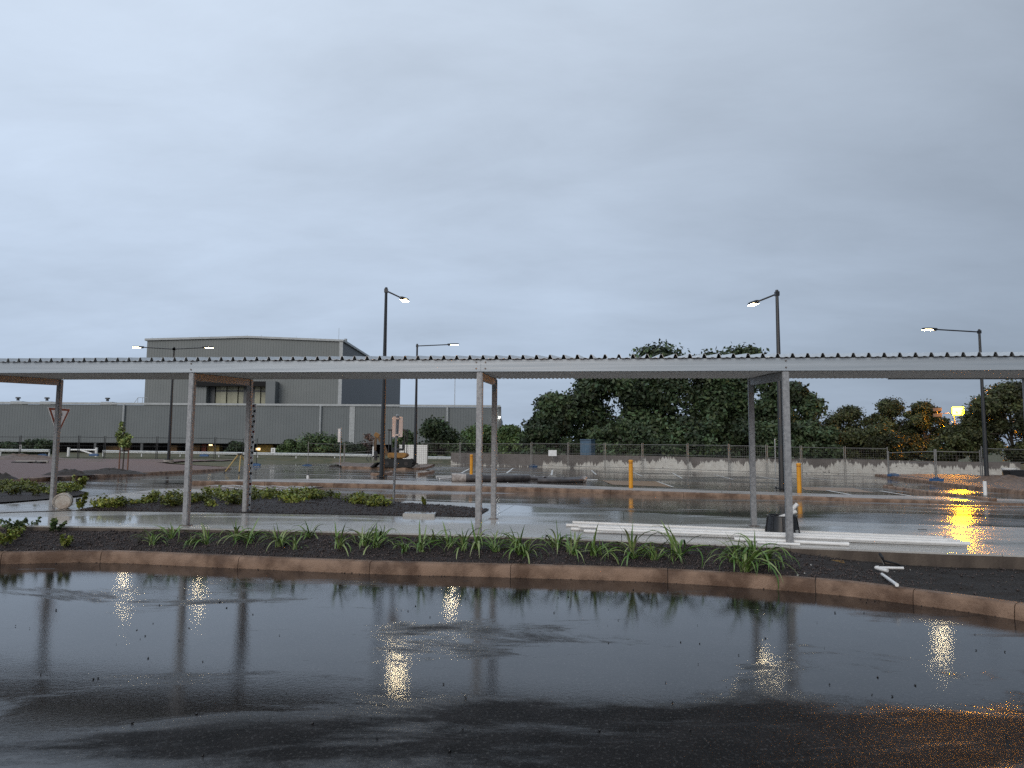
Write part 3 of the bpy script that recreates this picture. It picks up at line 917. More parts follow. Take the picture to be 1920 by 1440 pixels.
wall = thing('retaining_wall', 'low grey concrete wall with flaking whitewash below the dark trees', 'wall', wallp[0])
wl_pts = list(zip(wallp, wtop))
for (p, zt), (q, zu) in zip(wl_pts, wl_pts[1:]):
    n = max(1, int(round((q - p).length / 5.5)))
    for k in range(n):
        a = p.lerp(q, k / n); b = p.lerp(q, (k + 1) / n)
        za = zt + (zu - zt) * k / n; zb = zt + (zu - zt) * (k + 1) / n
        d = (b - a).normalized(); a = a + d * .012; b = b - d * .012
        base = a.copy()
        nn = Vector((-d.y, d.x, 0)) * .18
        pts = [a, b, b + nn, a + nn]
        v8 = [Vector((x.x, x.y, x.z - .3)) for x in pts] + [Vector((x.x, x.y, z)) for x, z in zip(pts, (za, zb, zb, za))]
        o = MB().add([v - base for v in v8], [(0, 1, 2, 3), (7, 6, 5, 4), (0, 4, 5, 1), (1, 5, 6, 2), (2, 6, 7, 3), (3, 7, 4, 0)]).build('wall_panel', M_WALL, wall)
        o.location = base - wallp[0]
def emb(u, v):
    i = u * (len(wallp) - 1); k = min(len(wallp) - 2, int(i)); t = i - k
    p = wallp[k].lerp(wallp[k + 1], t); z = wtop[k] + (wtop[k + 1] - wtop[k]) * t
    return (p.x + v * 6 * (u - .3), p.y + .18 + v * 55, z - .12 + (.25 - z + .12) * min(1, v * 3) + .05 * nz(p.x, p.y + v * 50, .4))
struct(sheet('embankment', emb, 40, 16, M_GRASS))

# ================================================================== THE WAREHOUSE
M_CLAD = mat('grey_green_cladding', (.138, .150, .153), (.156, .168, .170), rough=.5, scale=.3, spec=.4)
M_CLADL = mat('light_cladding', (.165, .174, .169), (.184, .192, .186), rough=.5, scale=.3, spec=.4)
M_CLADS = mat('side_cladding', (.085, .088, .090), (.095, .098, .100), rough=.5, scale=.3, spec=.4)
M_TRIM = mat('pale_trim', (.42, .43, .43), rough=.45, scale=2)
M_DPIPE = mat('downpipe', (.40, .41, .41), rough=.4, scale=2)
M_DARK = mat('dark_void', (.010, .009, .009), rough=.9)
M_XLUC = mat('translucent_panel', (.34, .33, .23), (.26, .25, .17), rough=.4, scale=.8)
GB = .25
YW = 110.0
def xw(px_, Y=YW): return at(px_, 800, Y).x
def zw(py_, Y=YW, px_=500): return at(px_, py_, Y).z
wx0, wx1 = -125.0, xw(935)
wz1 = zw(757)
ware = thing('warehouse', 'large grey ribbed metal warehouse with a tall gabled block behind', 'building', (wx0, YW, GB))
WO = Vector((wx0, YW, GB))
def W(x, y, z): return Vector((x, y, z)) - WO
def ribwall(x0, x1, y, z0, z1f, pitch=.42, depth=.022):
    """vertical ribbed sheet facing the camera"""
    n = int((x1 - x0) / pitch); p_ = (x1 - x0) / n
    vs_, prof = [], []
    for k in range(n):
        b_ = x0 + k * p_
        prof += [(b_, 0), (b_ + .55 * p_, 0), (b_ + .66 * p_, -depth), (b_ + .89 * p_, -depth)]
    prof.append((x1, 0))
    for zf in (lambda x: z0, z1f):
        for x, d in prof: vs_.append(W(x, y + d, zf(x)))
    w = len(prof)
    return MB().add(vs_, [(i, i + 1, w + i + 1, w + i) for i in range(w - 1)])
wall_bot = zw(832)
ribwall(wx0, wx1, YW, wall_bot, lambda x: wz1 - .35).build('wall', M_CLAD, ware)
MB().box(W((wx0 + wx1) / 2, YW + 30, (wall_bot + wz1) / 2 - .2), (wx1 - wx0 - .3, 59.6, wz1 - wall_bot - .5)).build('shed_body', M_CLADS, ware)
MB().box(W((wx0 + wx1) / 2, YW + .05, wz1 - .14), (wx1 - wx0 + .5, .5, .30)).build('gutter', M_TRIM, ware)
# the open undercroft below the cladding, and its columns
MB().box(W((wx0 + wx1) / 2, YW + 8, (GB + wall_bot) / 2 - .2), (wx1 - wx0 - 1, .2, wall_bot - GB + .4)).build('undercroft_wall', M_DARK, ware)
for k in range(17):
    x = wx0 + 3 + k * 7.2
    if x < wx1: MB().box(W(x, YW + .3, (GB + wall_bot) / 2), (.35, .35, wall_bot - GB + .3)).build('column', M_CLADS, ware)
for px_ in (232, 601, 839):
    x = xw(px_)
    MB().cyl(W(x, YW - .22, wall_bot - 1.2), W(x, YW - .22, wz1 - .3), .17, n=8).build('downpipe', M_DPIPE, ware)
x = xw(660); ribwall(x - .42, x + .42, YW - .09, wall_bot, lambda q: wz1 - .32, .21).build('pale_wall_sheet', M_TRIM, ware)
MB().box(W(wx1 + .1, YW + 1, (wall_bot + wz1) / 2), (.5, 2.0, wz1 - wall_bot - .4)).build('corner_flashing', M_CLADS, ware)
MB().cyl(W(wx1 + .1, YW - .3, zw(779)), W(wx1 + .1, YW - .6, zw(779) - .1), .11, .11, 8).build('wall_light', emit('wall_lamp_glow', (1, .97, .9), 18), ware)
# tall block
YH = 114.0
hx0, hx1 = at(273, 700, YH).x, at(641, 700, YH).x
hzl, hzr, hxm = at(273, 639, YH).z, at(641, 641, YH).z, at(465, 634, YH).x
hzm = at(465, 634, YH).z
def hz(x): return hzl + (hzm - hzl) * (x - hx0) / (hxm - hx0) if x < hxm else hzm + (hzr - hzm) * (x - hxm) / (hx1 - hxm)
tall = ribwall
op = [(at(387, 735, YH).x, at(505, 735, YH).x)]
ox0, ox1 = op[0]; oz0, oz1 = wz1 - .6, at(450, 716, YH).z
ribwall(hx0, ox0, YH, wz1 - .5, hz).build('tall_wall', M_CLADL, ware)
ribwall(ox1, hx1, YH, wz1 - .5, hz).build('tall_wall', M_CLADL, ware)
ribwall(ox0, ox1, YH, oz1, hz).build('tall_wall', M_CLADL, ware)
LH = 60.0
pts = [W(hx0 + .1, YH + .3, wz1 - 1), W(hx1 - .05, YH + .3, wz1 - 1), W(hx1 - .05, YH + .3, hzr - .1), W(hxm, YH + .3, hzm - .1), W(hx0 + .1, YH + .3, hzl - .1)]
sidew = MB()
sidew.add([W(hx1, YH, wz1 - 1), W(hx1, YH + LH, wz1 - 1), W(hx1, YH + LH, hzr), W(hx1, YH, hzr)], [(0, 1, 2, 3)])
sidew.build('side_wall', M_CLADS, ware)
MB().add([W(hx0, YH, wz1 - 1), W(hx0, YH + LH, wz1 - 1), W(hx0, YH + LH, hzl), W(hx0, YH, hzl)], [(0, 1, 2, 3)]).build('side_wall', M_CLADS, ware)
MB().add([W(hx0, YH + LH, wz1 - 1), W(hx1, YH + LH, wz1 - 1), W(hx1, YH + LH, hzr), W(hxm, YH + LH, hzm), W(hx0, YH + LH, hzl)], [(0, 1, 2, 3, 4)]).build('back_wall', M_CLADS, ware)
rf = MB()
rf.add([W(hx0 - .3, YH - .2, hzl), W(hxm, YH - .2, hzm), W(hxm, YH + LH, hzm), W(hx0 - .3, YH + LH, hzl)], [(0, 1, 2, 3)])
rf.add([W(hxm, YH - .2, hzm), W(hx1 + .3, YH - .2, hzr), W(hx1 + .3, YH + LH, hzr), W(hxm, YH + LH, hzm)], [(0, 1, 2, 3)])
roof_o = rf.build('roof', M_TRIM, ware)
for a, b, za, zb in ((hx0 - .3, hxm, hzl, hzm), (hxm, hx1 + .2, hzm, hzr)):
    m_ = MB(); m_.extr([W(a, YH - .3, za + .02), W(b, YH - .3, zb + .02), W(b, YH - .3, zb + .34), W(a, YH - .3, za + .34)], (0, .3, 0)); m_.build('barge_flashing', M_TRIM, ware)
MB().extr([W(hx1 + .02, YH, hzr), W(hx1 + .3, YH, hzr), W(hx1 + .3, YH, hzr + .35), W(hx1 + .02, YH, hzr + .35)], (0, LH, 0)).build('eave_gutter', M_TRIM, ware)
MB().box(W(hx1 - .2, YH - .1, (wz1 + hzr) / 2), (.55, .16, hzr - wz1)).build('corner_flashing', M_TRIM, ware)
for px_, y2 in ((648, 633),):
    x = at(px_, 640, YH + 3).x
    MB().cyl(W(x, YH + 3, hzr), W(x, YH + 3, hzr + .95), .25, n=10).build('flue', M_DPIPE, roof_o)
# recessed opening with door leaves
RB = 3.0
MB().add([W(ox0, YH, oz0), W(ox0, YH + RB, oz0), W(ox0, YH + RB, oz1), W(ox0, YH, oz1)], [(0, 1, 2, 3)]).build('reveal', M_CLADL, ware)
MB().add([W(ox1, YH, oz0), W(ox1, YH + RB, oz0), W(ox1, YH + RB, oz1), W(ox1, YH, oz1)], [(0, 1, 2, 3)]).build('reveal', M_CLADL, ware)
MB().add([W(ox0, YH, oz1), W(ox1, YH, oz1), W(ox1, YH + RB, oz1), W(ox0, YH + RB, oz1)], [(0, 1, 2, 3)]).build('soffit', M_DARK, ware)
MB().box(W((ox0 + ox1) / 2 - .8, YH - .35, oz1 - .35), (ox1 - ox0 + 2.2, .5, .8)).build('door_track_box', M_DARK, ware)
nl = 11
lw = (ox1 - ox0) / nl
for k in range(nl):
    xc = ox0 + (k + .5) * lw
    mt = M_CLADS if k in (0, 6, 7) else M_XLUC
    lf = MB().box(W(xc, YH + 1.2 + .25 * (k % 2), (oz0 + oz1) / 2 - .1), (lw * .93, .12, oz1 - oz0 - .2)).build('door_leaf', mt, ware)
    if mt is M_XLUC: MB().box(W(xc, YH + 1.12 + .25 * (k % 2), oz0 + (oz1 - oz0) * .68), (lw * .90, .06, .25)).build('mid_rail', M_CLADS, lf)
MB().box(W(ox1 + .75, YH - .9, (oz0 + oz1) / 2), (1.5, 1.7, oz1 - oz0)).build('door_hood', M_CLAD, ware)
# roof furniture
for px_ in (285, 373, 463, 490, 555):
    x = at(px_, 640, YH + 2).x
    MB().cyl(W(x, YH + 2, hz(x)), W(x, YH + 2, hz(x) + .9), .025, n=5).build('lightning_rod', M_DPIPE, roof_o)
x = at(635, 640, YH + 2).x
MB().cyl(W(x, YH + 2, hzr), W(x, YH + 2, hzr + 2.6), .03, n=5).build('lightning_rod', M_DPIPE, roof_o)
x = xw(848)
MB().cyl(W(x, YW + 4, wz1 - .5), W(x, YW + 4, zw(672)), .06, .04, 6).build('antenna_mast', M_DPIPE, ware)
for px_ in (8, 64, 181):
    x = xw(px_)
    v_ = MB().box(W(x, YW + 3, wz1 + .0), (1.8, 1.5, .5)).build('roof_vent', M_TRIM, ware)
    MB().cyl(W(x - .25, YW + 3, wz1 + .4), W(x - .25, YW + 3, wz1 + .75), .22, .2, 8).cyl(W(x - .25, YW + 3, wz1 + .75), W(x - .25, YW + 3, wz1 + .95), .40, .34, 8).build('vent_cowl', M_CLADS, v_)
x = xw(252)
hp = MB()
for dx in (-.75, 0, .75): hp.tube([W(x + dx, YW + 2, wz1 - .2), W(x + dx, YW + 2, wz1 + .95)], .035, 5)
hp.tube([W(x - .75, YW + 2, wz1 + .95), W(x + .75, YW + 2, wz1 + .95)], .035, 5)
hp.tube([W(x - .75, YW + 2, wz1 + .9), W(x - 1.5, YW + 2, wz1 - .2)], .035, 5)
hp.build('ladder_hoop', M_DPIPE, ware)

# stored goods and machines in the undercroft
M_CRATE = mat('stacked_goods', (.30, .17, .06), (.16, .08, .035), rough=.7, scale=1.2)
M_CRATEY = mat('yellow_goods', (.38, .27, .05), (.26, .18, .05), rough=.6, scale=1.5)
M_CRATER = mat('red_goods', (.25, .05, .025), rough=.6, scale=2)
def crate(px_, py_, w_px, h_px, m, label, cat, grp=None):
    Y = YW + 3.0
    p = at(px_, py_, Y)
    wd, hh = w_px * Y / F_PX, h_px * Y / F_PX
    t = thing(cat.replace(' ', '_'), label, cat, (p.x, Y, GB), 0, grp)
    zc_ = p.z - GB
    nslat = 3
    MB().box((0, 0, zc_ / 2), (wd, 1.2, max(.3, zc_))).build('crate_body', m, t)
    for k in range(nslat): MB().box((0, -.64, zc_ * (k + .5) / nslat), (wd * 1.02, .06, zc_ * .16)).build('slat', m, t)
    for sx in (-1, 1): MB().box((sx * wd * .46, -.66, zc_ / 2), (.12, .09, zc_)).build('corner_post', m, t)
crate(328, 835, 16, 10, M_CRATE, 'brown timber crate in the warehouse undercroft behind the double lamp pole', 'crate')
crate(366, 834, 26, 12, M_CRATE, 'wide brown crate under the warehouse, right of the bluish front canopy post', 'crate')
crate(386, 833, 7, 14, M_CRATER, 'narrow red-brown crate in the warehouse undercroft', 'crate')
crate(404, 835, 22, 10, M_CRATEY, 'pale yellow crate under the warehouse, beside the red-brown one', 'crate')
crate(500, 834, 30, 10, M_CRATEY, 'yellow low crate under the warehouse right of the surveying staff', 'crate')
crate(224, 836, 40, 8, M_CRATE, 'long brown stack of timber under the warehouse behind the staked sapling', 'timber stack')
ul = MB().box((0, 0, 0), (.6, .12, .35)).build('undercroft_lamp', emit('warm_lamp_glow', (1, .70, .35), 3)); ul.location = at(484, 842, YW + .5)
ul2 = MB().box((0, 0, 0), (.5, .1, .2)).build('undercroft_lamp', emit('warm_lamp_glow', (1, .70, .35), 3)); ul2.location = at(395, 834.5, YW + 1.2)
tag(ul2, 'small warm lamp above the red-brown crate under the warehouse', 'lamp')
tag(ul, 'small warm lit window-like lamp under the warehouse beside the fence', 'lamp')

# ================================================================== STREET LAMPS
M_LED = emit('led_glow', (1.0, .80, .48), 105)
def street_lamp(base, H, heads, label, grp='car park lamp poles'):
    """heads: list of arm vectors (dx, dy)"""
    t = thing('street_lamp', label, 'street lamp', base, 0, grp)
    MB().cyl((0, 0, 0), (0, 0, H), .115, .060, 8).build('pole', M_BLACKP, t, smooth=True)
    bp = MB().box((0, 0, .085), (.42, .42, .03)).build('base_plate', M_BLACKP, t)
    for a in (-1, 1):
        for b in (-1, 1):
            MB().cyl((a * .16, b * .16, -.02), (a * .16, b * .16, .14), .018, n=6).cyl((a * .16, b * .16, .10), (a * .16, b * .16, .128), .034, n=6).build('anchor_bolt', M_BLACKP, bp)
    MB().cyl((0, 0, H), (0, 0, H + .05), .066, .05, 8).build('cap', M_BLACKP, t)
    for dx, dy in heads:
        d = Vector((dx, dy, 0)); L_ = d.length; d.normalize(); n_ = Vector((-d.y, d.x, 0))
        a = Vector((0, 0, H - .10)); b = a + d * (L_ - .32) + Vector((0, 0, .10))
        MB().tube([a, b], .036, 8).build('arm', M_BLACKP, t, smooth=True)
        MB().box(a, (.15, .15, .16)).build('arm_bracket', M_BLACKP, t)
        Mx = Matrix((d, n_, Vector((0, 0, 1)))).transposed()
        hd = MB()
        prof = [(-.40, .07), (-.28, .10), (0, .165), (.26, .165), (.36, .12), (.40, .06)]
        top = [b + d * (x + .32) + n_ * y + Vector((0, 0, .02)) for x, y in prof] + [b + d * (x + .32) - n_ * y + Vector((0, 0, .02)) for x, y in reversed(prof)]
        hd.prism([p + Vector((0, 0, .045)) for p in reversed(top)], .075)
        h_ = hd.build('lamp_head', M_BLACKP, t, bevel=.012)
        c_ = b + d * .42 + Vector((0, 0, -.034))
        raw('lens', [c_ + d * x + n_ * y for x, y in ((-.24, -.14), (-.24, .14), (.24, .14), (.24, -.14))], [(0, 1, 2, 3)], M_LED, h_)
        MB().box(c_ + Vector((0, 0, .012)), (.54, .32, .016), M=Mx).build('bezel', M_BLACKP, h_)
        MB().box(b + d * .02 + Vector((0, 0, -.03)), (.10, .10, .10), M=Mx).build('photocell', M_BLACKP, h_)
    return t
def lamp_H(base_px, top_px, Y): return at(*top_px, Y).z
p1 = hit(716, 897, zdeck)
street_lamp(p1, at(726, 541, p1.y).z - p1.z, [(.42, 2.3)], 'tall black lamp pole left of centre, lit head pointing away over the bays')
p2 = hit(1466.5, 920, zdeck)
street_lamp(p2, at(1454, 546, p2.y).z - p2.z, [(-.08, 2.3)], 'tall black lamp pole right of centre behind the canopy post, head turned away')
p0 = at(316, 864, 50.5)
street_lamp(p0, at(326, 652, 50.5).z - p0.z, [(-2.5, -.15), (2.5, -.2)], 'black lamp pole with two lit arms, in front of the warehouse')
p3 = at(778, 872, 48.6)
street_lamp(p3, at(780, 646, 48.6).z - p3.z, [(2.5, -.1)], 'black lamp pole with one arm reaching right, beside the white hoarding')
p4 = at(1851, 911, 37.7)
street_lamp(p4, at(1835, 619, 37.7).z - p4.z, [(-2.75, -.15)], 'black lamp pole at far right with an arm reaching left')
for p in (p0, p3, p4):
    ft = MB().cyl((p.x, p.y, p.z - .6), (p.x, p.y, p.z + .06), .36, .33, 14).build('lamp_footing', M_SLAB2); struct(ft)

# sodium flood lights on thin masts
M_SOD = emit('sodium_glow', (1.0, .36, .0010), 900)
M_MAST = mat('mast_steel', (.14, .11, .09), rough=.5, metal=.4)
def sodium_lamp(loc, H, face, label, second=True):
    t = thing('flood_lamp', label, 'flood lamp', loc, face, 'orange sodium flood lamps')
    MB().cyl((0, 0, 0), (0, 0, H - .1), .09, .05, 8).build('mast', M_MAST, t)
    MB().tube([(-1.7, 0, H - .15), (.35, 0, H - .15)], .035, 6).build('crossbar', M_MAST, t)
    hd = MB().box((.3, -.10, H + .05), (1.1, .30, .84)).build('lamp_head', M_MAST, t, bevel=.05)
    if second:
        lv = [(.3 + sx * .5, -.262, H + .05 + sz * .37) for sx, sz in ((-1, -1), (1, -1), (1, 1), (-1, 1))] + [(.3 + sx * .42, -.42, H + .05 + sz * .30) for sx, sz in ((-1, -1), (1, -1), (1, 1), (-1, 1))]
        raw('lens', lv, [(4, 5, 6, 7), (0, 1, 5, 4), (1, 2, 6, 5), (2, 3, 7, 6), (3, 0, 4, 7)], M_SOD, hd)
    else: raw('lens', [(.3 - .48, -.262, H - .31), (.3 + .48, -.262, H - .31), (.3 + .48, -.262, H + .41), (.3 - .48, -.262, H + .41)], [(0, 1, 2, 3)], M_SOD if second else emit('far_sodium_glow', (1.0, .36, .0016), 480), hd)
    if second:
        for k, zz_ in ((0, .25), (1, -.35)):
            MB().box((-1.5, -.05, H + zz_), (.8, .3, .35)).build('unlit_head', M_MAST, t, bevel=.03)
        MB().tube([(-1.5, 0, H - .5), (-1.5, 0, H + .4)], .04, 6).build('bracket', M_MAST, t)
    return t
ps = at(1789, 772, 72.0)
sodium_lamp((ps.x, 72.0, .3), ps.z - .3, R(-22), 'glowing orange flood lamp on a thin mast behind the right-hand trees')
sodium_lamp((-21, -52, 0), 6.4, R(157), 'orange flood lamp on a mast behind the road, out of frame', False)
pf = at(1604, 805, 105)
t = thing('flood_lamp', 'tiny distant white light shining between the feathery trees', 'flood lamp', (pf.x, 105, .25))
MB().cyl((0, 0, 0), (0, 0, pf.z - .25), .08, .05, 6).build('mast', M_MAST, t)
MB().box((0, -.12, pf.z - .25), (.9, .1, .55)).build('lens', emit('white_flood_glow', (1, .95, .8), 60), t)

# ================================================================== TREES AND PLANTS
def leaf_mat(name, c, rough=.6, trans=.15):
    m, N, L, b = nodes_of(name)
    a = N.new('ShaderNodeVertexColor'); a.layer_name = 'tint'
    mx = N.new('ShaderNodeMix'); mx.data_type = 'RGBA'; mx.blend_type = 'MULTIPLY'
    mx.inputs['Factor'].default_value = 1
    mx.inputs['A'].default_value = (*c, 1)
    L.new(a.outputs['Color'], mx.inputs['B']); L.new(mx.outputs['Result'], b.inputs['Base Color'])
    b.inputs['Roughness'].default_value = rough
    b.inputs['Specular IOR Level'].default_value = .35
    MATS[name] = m
    return m
ML_DARK = leaf_mat('dark_leaf', (.040, .062, .029))
ML_MID = leaf_mat('mid_leaf', (.062, .098, .036))
ML_OLIVE = leaf_mat('olive_leaf', (.048, .056, .022))
ML_LIME = leaf_mat('lime_leaf', (.155, .185, .036), .5)
ML_TWIG = leaf_mat('bare_twig', (.13, .09, .08))
M_BARK = mat('bark', (.045, .034, .026), (.075, .058, .045), rough=.85, scale=8, bump=.6, bscale=30)
def leaf_cloud(centres, radii, n, size, flat=.8, aspect=1.6, shell=.55, seed=0):
    g = np.random.default_rng(seed)
    centres = np.asarray(centres, float); radii = np.asarray(radii, float)
    wgt = radii[:, 0] * radii[:, 2]; wgt = wgt / wgt.sum()
    idx = g.choice(len(centres), n, p=wgt)
    d = g.normal(size=(n, 3)); d /= np.linalg.norm(d, axis=1)[:, None]
    rr = (shell + (1 - shell) * g.random((n, 1)) ** .7) * (1 + .20 * g.normal(size=(n, 1)))
    P = centres[idx] + d * radii[idx] * rr
    nr = d + .9 * g.normal(size=(n, 3)) + np.array([0, 0, .5]); nr /= np.linalg.norm(nr, axis=1)[:, None]
    t1 = np.cross(nr, g.normal(size=(n, 3))); t1 /= np.linalg.norm(t1, axis=1)[:, None]
    t2 = np.cross(nr, t1)
    s = size * g.uniform(.55, 1.35, (n, 1))
    a, b = t1 * s * aspect / 2, t2 * s / 2
    V = np.stack([P - a, P + b * .9 - a * .1, P + a, P - b * .9 - a * .1], 1).reshape(-1, 3)
    Fc = np.arange(n * 4).reshape(-1, 4)
    lobe = g.uniform(.45, 1.6, len(centres))[idx]
    v = (lobe * g.uniform(.6, 1.45, n))[:, None] * np.array([1, 1, 1]) * np.stack([g.uniform(.85, 1.25, n), np.ones(n), g.uniform(.75, 1.1, n)], 1)
    return V, Fc, np.repeat(v, 4, 0)
def tree(name, label, cat, base, H, Wd, m, n, size, seed, lobes=14, low=.12, trunk=.16, group=None, deep=None, airy=.0, top_round=.8, shell=.55):
    g = np.random.default_rng(seed)
    t = thing(name, label, cat, base, 0, group)
    deep = deep or Wd * .8
    cs, rs = [], []
    for k in range(lobes):
        zf = low + (1 - low) * (k + .5) / lobes
        env = math.sin(math.pi * (.18 + .80 * (zf - low) / (1 - low))) ** .65
        a = g.uniform(0, 2 * math.pi); rad = g.uniform(.15, .92) * env
        lr = Wd * g.uniform(.09, .21) * (1 - airy * .30)
        z = min(H * zf, H - lr * top_round * .75)
        cs.append((math.cos(a) * rad * Wd / 2 * 1.15, math.sin(a) * rad * deep / 2, max(z, lr * .5)))
        rs.append((lr, lr, lr * top_round))
    cs.append((g.uniform(-.1, .1) * Wd, 0, H - Wd * .15 * top_round)); rs.append((Wd * .2, Wd * .2, Wd * .15))
    V, Fc, C_ = leaf_cloud(cs, rs, n, size, seed=seed + 5, shell=shell)
    V[:, 2] = np.maximum(V[:, 2], .03)
    raw('crown', V, Fc, m, t, C_)
    tk = MB()
    tk.tube([(0, 0, -.3), (Wd * .01, 0, H * .2), (-Wd * .02, .1, H * .42), (0, 0, H * .7)], [trunk, trunk * .8, trunk * .6, trunk * .2], 8)
    for c in cs[::2]:
        z0 = H * g.uniform(.15, .45)
        mid = Vector((c[0] * .45, c[1] * .45, (z0 + c[2]) / 2 + .05 * H))
        tk.tube([(0, 0, z0), mid, c], [trunk * .45, trunk * .28, trunk * .08], 5)
    tk.build('trunk', M_BARK, t, smooth=True)
    return t
def tree_px(px_, top, w_px, Y, gz_, **kw):
    p = at(px_, top, Y)
    return tree(base=(p.x, Y, gz_), H=p.z - gz_, Wd=w_px * Y / F_PX, **kw)
GT = 'dark trees behind the wall'
big = [(1040, 742, 120, 74, 'left end tree of the big dark clump, rounded and lower than its neighbours', 8),
       (1120, 690, 175, 78, 'dark broadleaf tree left of the middle in the big clump', 13),
       (1235, 652, 200, 80, 'tallest dark tree of the clump, its tip showing above the canopy roof', 16),
       (1330, 668, 170, 79, 'dark tree with sky gaps between the clump’s two tops', 14),
       (1395, 656, 150, 82, 'dark tree whose rounded top shows above the roof near the right lamp pole', 14),
       (1478, 722, 130, 76, 'right end tree of the big dark clump, beside the right front post', 12)]
for i, (x, ty, w, Y, lb, lobes) in enumerate(big):
    tree_px(x, ty, w, Y, .3, name='broadleaf_tree', label=lb.replace('’', "'"), cat='tree', m=ML_DARK, n=17000, size=.30, seed=20 + i, lobes=lobes * 3, low=.06, trunk=.28, group=GT)
for i, (x, ty, w, lb) in enumerate([(1010, 800, 90, 'dark bush at the left foot of the big tree clump'), (1165, 790, 130, 'dark bush under the clump behind the blue cabinet'),
                                    (1290, 785, 140, 'dark bush under the tallest trees above the wall'), (1420, 795, 130, 'dark bush behind the lower right front post'),
                                    (1520, 790, 90, 'dark bush at the right foot of the big tree clump')]):
    tree_px(x, ty, w, 70, .4, name='bush', label=lb, cat='bush', m=ML_DARK, n=7500, size=.25, seed=40 + i, lobes=22, low=.05, trunk=.1, group='bushes along the wall')
for i, (x, ty, w, Y, m, lb) in enumerate([(815, 788, 96, 84, ML_DARK, 'dark rounded bush in front of the warehouse, right of the one-armed lamp'),
                                          (902, 801, 90, 86, ML_MID, 'mid green bush behind the paired centre posts'),
                                          (960, 800, 74, 82, ML_MID, 'green bush between the centre posts and the big tree clump'),
                                          (760, 808, 44, 88, ML_MID, 'small light green bush behind the sign pole')]):
    tree_px(x, ty, w, Y, .25, name='bush', label=lb, cat='bush', m=m, n=8000, size=.24, seed=60 + i, lobes=26, low=.05, trunk=.1, group='bushes by the warehouse')
for i, (x, ty, w, Y, lb) in enumerate([(75, 826, 62, 88, 'dark low shrub at far left behind the crash barrier'), (440, 829, 44, 88, 'dark low shrub behind the crash barrier by the surveying tripod'),
                                       (600, 816, 104, 86, 'wide green shrub in front of the warehouse downpipe'), (548, 826, 44, 87, 'small shrub left of the wide green one by the warehouse'),
                                       (655, 832, 60, 84, 'low dark shrub behind the narrow grey sign post'), (20, 830, 40, 90, 'small shrub at the left edge behind the barrier')]):
    tree_px(x, ty, w, Y, .25, name='shrub', label=lb, cat='shrub', m=ML_MID if i in (2, 3) else ML_DARK, n=5000, size=.18, seed=80 + i, lobes=20, low=.05, trunk=.06, group='shrubs along the warehouse')
tree_px(690, 814, 40, 84, .25, name='shrub', label='brownish bare twiggy shrub left of the digger arm', cat='shrub', m=ML_TWIG, n=700, size=.16, seed=91, lobes=9, low=.3, trunk=.05)
GR = 'feathery trees on the right'
for i, (x, ty, w, Y, n, lb) in enumerate([(1585, 764, 100, 78, 2600, 'thin feathery tree right of the dark clump, level with the tiny white light'),
                                          (1672, 751, 110, 76, 4200, 'feathery olive tree with a pointed top in the middle of the right group'),
                                          (1732, 756, 90, 75, 3400, 'feathery olive tree left of the orange lamp'),
                                          (1790, 800, 110, 68, 3800, 'low olive tree below the orange lamp'),
                                          (1893, 722, 150, 66, 7500, 'large olive tree at the right edge beside the end lamp pole'),
                                          (1560, 800, 70, 74, 2000, 'small feathery tree beside the right end of the dark clump'),
                                          (1640, 800, 120, 70, 3600, 'low olive tree in front of the feathery group')]):
    tree_px(x, ty, w, Y, .3, name='feathery_tree', label=lb, cat='tree', m=ML_OLIVE, n=n * 5, size=.17, seed=100 + i, lobes=38, low=.08, trunk=.14, group=GR, airy=.35, top_round=.7, shell=.35)
# distant tree line that closes the horizon
V, Fc, C_ = [], [], []
cs, rs = [], []
for k in range(150):
    x = -260 + k * 4.2 + random.uniform(-2, 2)
    if -125 < x < -2: continue
    y = 190 + random.uniform(-12, 12)
    h = random.uniform(2.5, 5.5)
    cs.append((x, y, h * .5)); rs.append((random.uniform(3.5, 6), 4, h * .6))
V, Fc, C_ = leaf_cloud(cs, rs, 14000, .9, seed=3)
V[:, 2] = np.maximum(V[:, 2], .2)
stuff(raw('distant_trees', V, Fc, ML_DARK, None, C_), 'far line of trees closing the horizon', 'trees')

# staked sapling
ps_ = hit(230, 880, lambda X, Y: zroad(X, Y) + .26)
sap = thing('sapling', 'young staked sapling with light green leaves on the red gravel', 'tree', ps_)
k_ = ps_.y / F_PX
MB().tube([(0, 0, 0), (.02, 0, 30 * k_), (-.03, 0, 60 * k_), (-.1, 0, 88 * k_)], [.03, .025, .02, .01], 6).build('trunk', M_BARK, sap)
for dx in (-8, 8): MB().box((dx * k_, .05, 19 * k_), (.045, .045, 42 * k_)).build('stake', mat('timber_stake', (.16, .075, .045), rough=.7), sap)
MB().box((0, .03, 34 * k_), (17 * k_, .012, .05)).build('tie', M_BLACKPL, sap)
cs, rs = [], []
for dx, dz, r_ in ((-8, 84, 5), (-9, 74, 6), (-8, 64, 7), (-3, 58, 8), (5, 58, 8), (8, 50, 7), (2, 48, 8), (-6, 52, 7), (11, 60, 5)):
    cs.append((dx * k_, random.uniform(-.15, .15), dz * k_)); rs.append((r_ * k_, r_ * k_, r_ * k_ * 1.2))
V, Fc, C_ = leaf_cloud(cs, rs, 900, .085, seed=8, shell=.1)
raw('crown', V, Fc, leaf_mat('sapling_leaf', (.13, .17, .05)), sap, C_)

